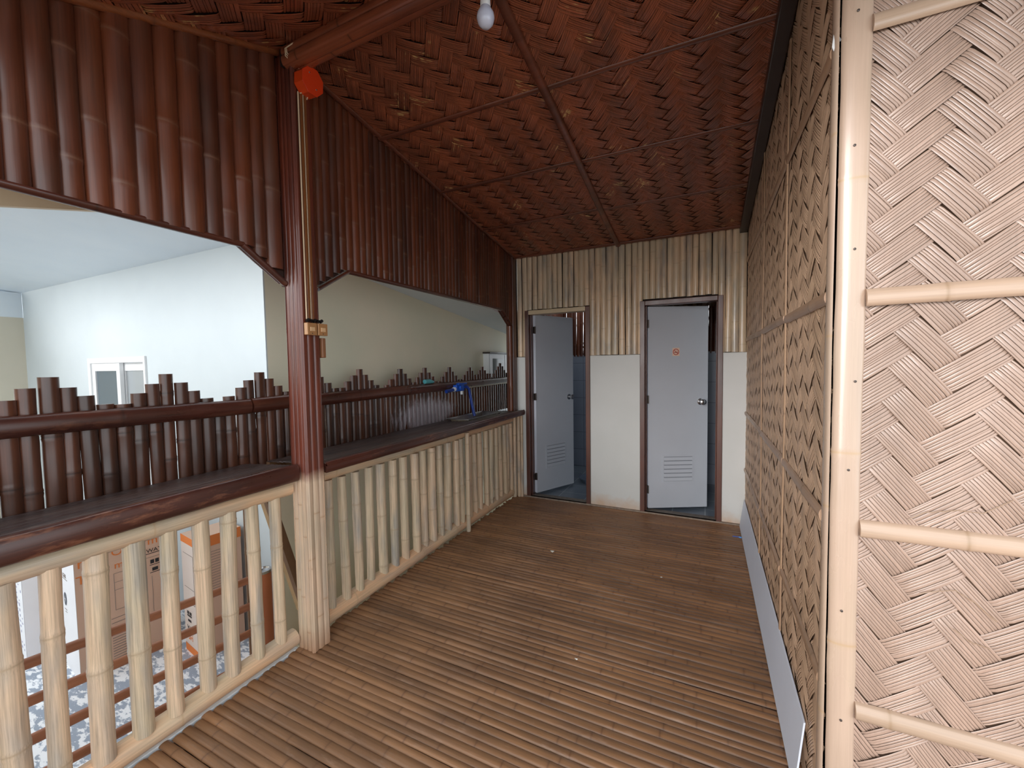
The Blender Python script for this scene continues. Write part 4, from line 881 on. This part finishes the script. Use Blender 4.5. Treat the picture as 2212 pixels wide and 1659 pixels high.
mb = MB(); rows = [(0.15, 0.25, z, z+0.004) for z in np.arange(0.03, 0.24, 0.017)]+[(0.172, 0.174, 0.36, 0.60), (0.172, 0.23, 0.598, 0.600), (0.172, 0.22, 0.36, 0.362), (0.172, 0.23, 0.54, 0.542), (0.172, 0.23, 0.49, 0.492), (0.150, 0.25, 0.31, 0.313), (0.150, 0.25, 0.28, 0.283), (0.36, 0.362, 0.20, 0.50), (0.36, 0.40, 0.20, 0.203), (0.335, 0.42, 0.63, 0.632)]
bars(mb, F_, A, nr, rows); mb.build('print', m_inkg, t)
F2 = P-A*0.002
def onside(u, z): return F2+B*u+UP*z
# left side of the brown carton, whitened for strong daylight: lightning badge
mb = MB(); c = onside(0.225, 0.46); n_ = 24; mb.add([c+A*-0.001]+[c+A*-0.001+B*0.030*math.cos(k*2*math.pi/n_)+UP*0.042*math.sin(k*2*math.pi/n_) for k in range(n_)], [(0, k+1, (k+1) % n_+1) for k in range(n_)])
mb.build('print', simple('slate_print', S(84, 88, 100), 0.6), t)
mb = MB(); z_ = [(0.005, 0.03), (-0.014, -0.004), (-0.002, -0.004), (-0.006, -0.03), (0.014, 0.006), (0.002, 0.006)]
mb.add([c-A*0.002+B*(-u_)+UP*v_ for u_, v_ in z_], [(0, 1, 2, 5), (2, 3, 4, 5)]); mb.build('print', m_white, t)
text_mesh('print', 'IGER', 0.035, m_inkg, t, onside(0.255, 0.60), -B, UP)
mb = MB(); bars(mb, F2, B, -A, [(0.16, 0.27, 0.59, 0.593), (0.20, 0.25, 0.39, 0.393), (0.20, 0.24, 0.375, 0.377)]); mb.build('print', m_inkg, t)
# white cartons at the far left
t, A, B = box3('cardboard_box', (-3.92, 0.93, GZ), ang, 0.12, 0.55, 0.86, 'bright white carton covered in fine grey print, behind the first two balusters', m_cardw, m_cardw)
P = Vector((-3.92, 0.93, GZ)); F_ = P-B*0.001; F2 = P-A*0.002
mb = MB(); rg = random.Random(4); rows = []
for k in range(8):
    for z in np.arange(0.1, 0.8, 0.035):
        if rg.random() < 0.6: rows.append((0.03+k*0.06, 0.03+k*0.06+rg.uniform(.01, .04), z, z+rg.uniform(.004, .02)))
bars(mb, F2, B, -A, rows); mb.build('print', simple('faint_violet_print', S(178, 176, 200), 0.7), t)
# small box with orange band
P = Vector((-2.965, 1.43, GZ)); a2 = math.radians(82)
t, A, B = box3('cardboard_box', P, a2, 0.27, 0.22, 0.80, 'smaller carton with an orange top band, behind the sixth and seventh balusters', m_card, simple('daylit_cardboard', S(222, 208, 200), 0.7))  # paler side panel: daylight falling on that face is painted in
nr = -B; F_ = P+nr*0.001; F2 = P-A*0.002
mb = MB(); bars(mb, F_, A, nr, [(0, 0.27, 0.73, 0.80)]); bars(mb, F2, B, -A, [(0, 0.22, 0.75, 0.80), (0.0, 0.22, 0.0, 0.05)]); mb.build('print', m_inko, t)
mb = MB(); bars(mb, F_, A, nr, [(0.04, 0.24, z, z+0.0025) for z in np.arange(0.40, 0.70, 0.018)]); bars(mb, F2, B, -A, [(0.03, 0.19, 0.68, 0.682), (0.03, 0.032, 0.35, 0.68), (0.03, 0.19, 0.35, 0.352), (0.03, 0.19, 0.45, 0.452)]); mb.build('print', m_inkg, t)
mb = MB(); bars(mb, F2, B, -A, [(0.10, 0.17, 0.25, 0.26), (0.10, 0.13, 0.265, 0.285), (0.14, 0.17, 0.265, 0.285), (0.11, 0.16, 0.215, 0.23)]); mb.build('print', m_inkk, t)
text_mesh('print', 'WA', 0.05, m_inkk, t, F2+B*0.095+UP*0.185, B, -UP); text_mesh('print', 'HE', 0.06, m_inko, t, F2+B*0.095+UP*0.13, B, -UP)
text_mesh('print', 'T', 0.06, m_inko, t, F_+A*0.20+UP*0.16, -A, -UP)
# terracotta pipe
t = thing('clay_pipe', (-2.635, 1.66, GZ), 'upright reddish brown pipe standing at the neighbouring house corner', 'pipe')
mb = MB(); mb.lathe((-2.635, 1.655, GZ), [(0.05, 0), (0.05, .56), (0.044, .56), (0.044, .02), (0, .02)], n=20); mb.build('pipe_body', m_terra, t, smooth=True, angle=50)
mb = MB(); mb.lathe((-2.635, 1.655, GZ+.56), [(0.051, -0.004), (0.051, .012), (0.045, .012), (0.04, .0)], n=20); mb.build('metal_rim', m_chrome, t, smooth=True, angle=50)
mb = MB(); mb.box(-2.80, -2.785, WY-0.022, WY-.001, GZ, 0.60); setp(mb.build('drain_pipe', simple('grey_pipe', S(120, 108, 104), 0.4), bevel=0.006), 'thin grey upright pipe on the pale house wall near its corner', 'pipe')
# eave board
mb = MB(); mb.hexa([(-2.50, -1.2, 1.68), (-2.47, -1.2, 1.68), (-2.47, 1.35, 2.335), (-2.50, 1.35, 2.335), (-2.50, -1.2, 2.08), (-2.47, -1.2, 2.08), (-2.47, 1.35, 2.62), (-2.50, 1.35, 2.62)])
mb.build('trim_4', simple('tan_eave_board', S(206, 184, 152), 0.6), kind='structure')
mb = MB(); mb.box(WX+.001, -1.99, WY+.05, 9, GZ, GZ+0.012); mb.build('ground_passage', simple('beige_passage_concrete', S(206, 194, 170), 0.8, var=0.15), kind='structure')
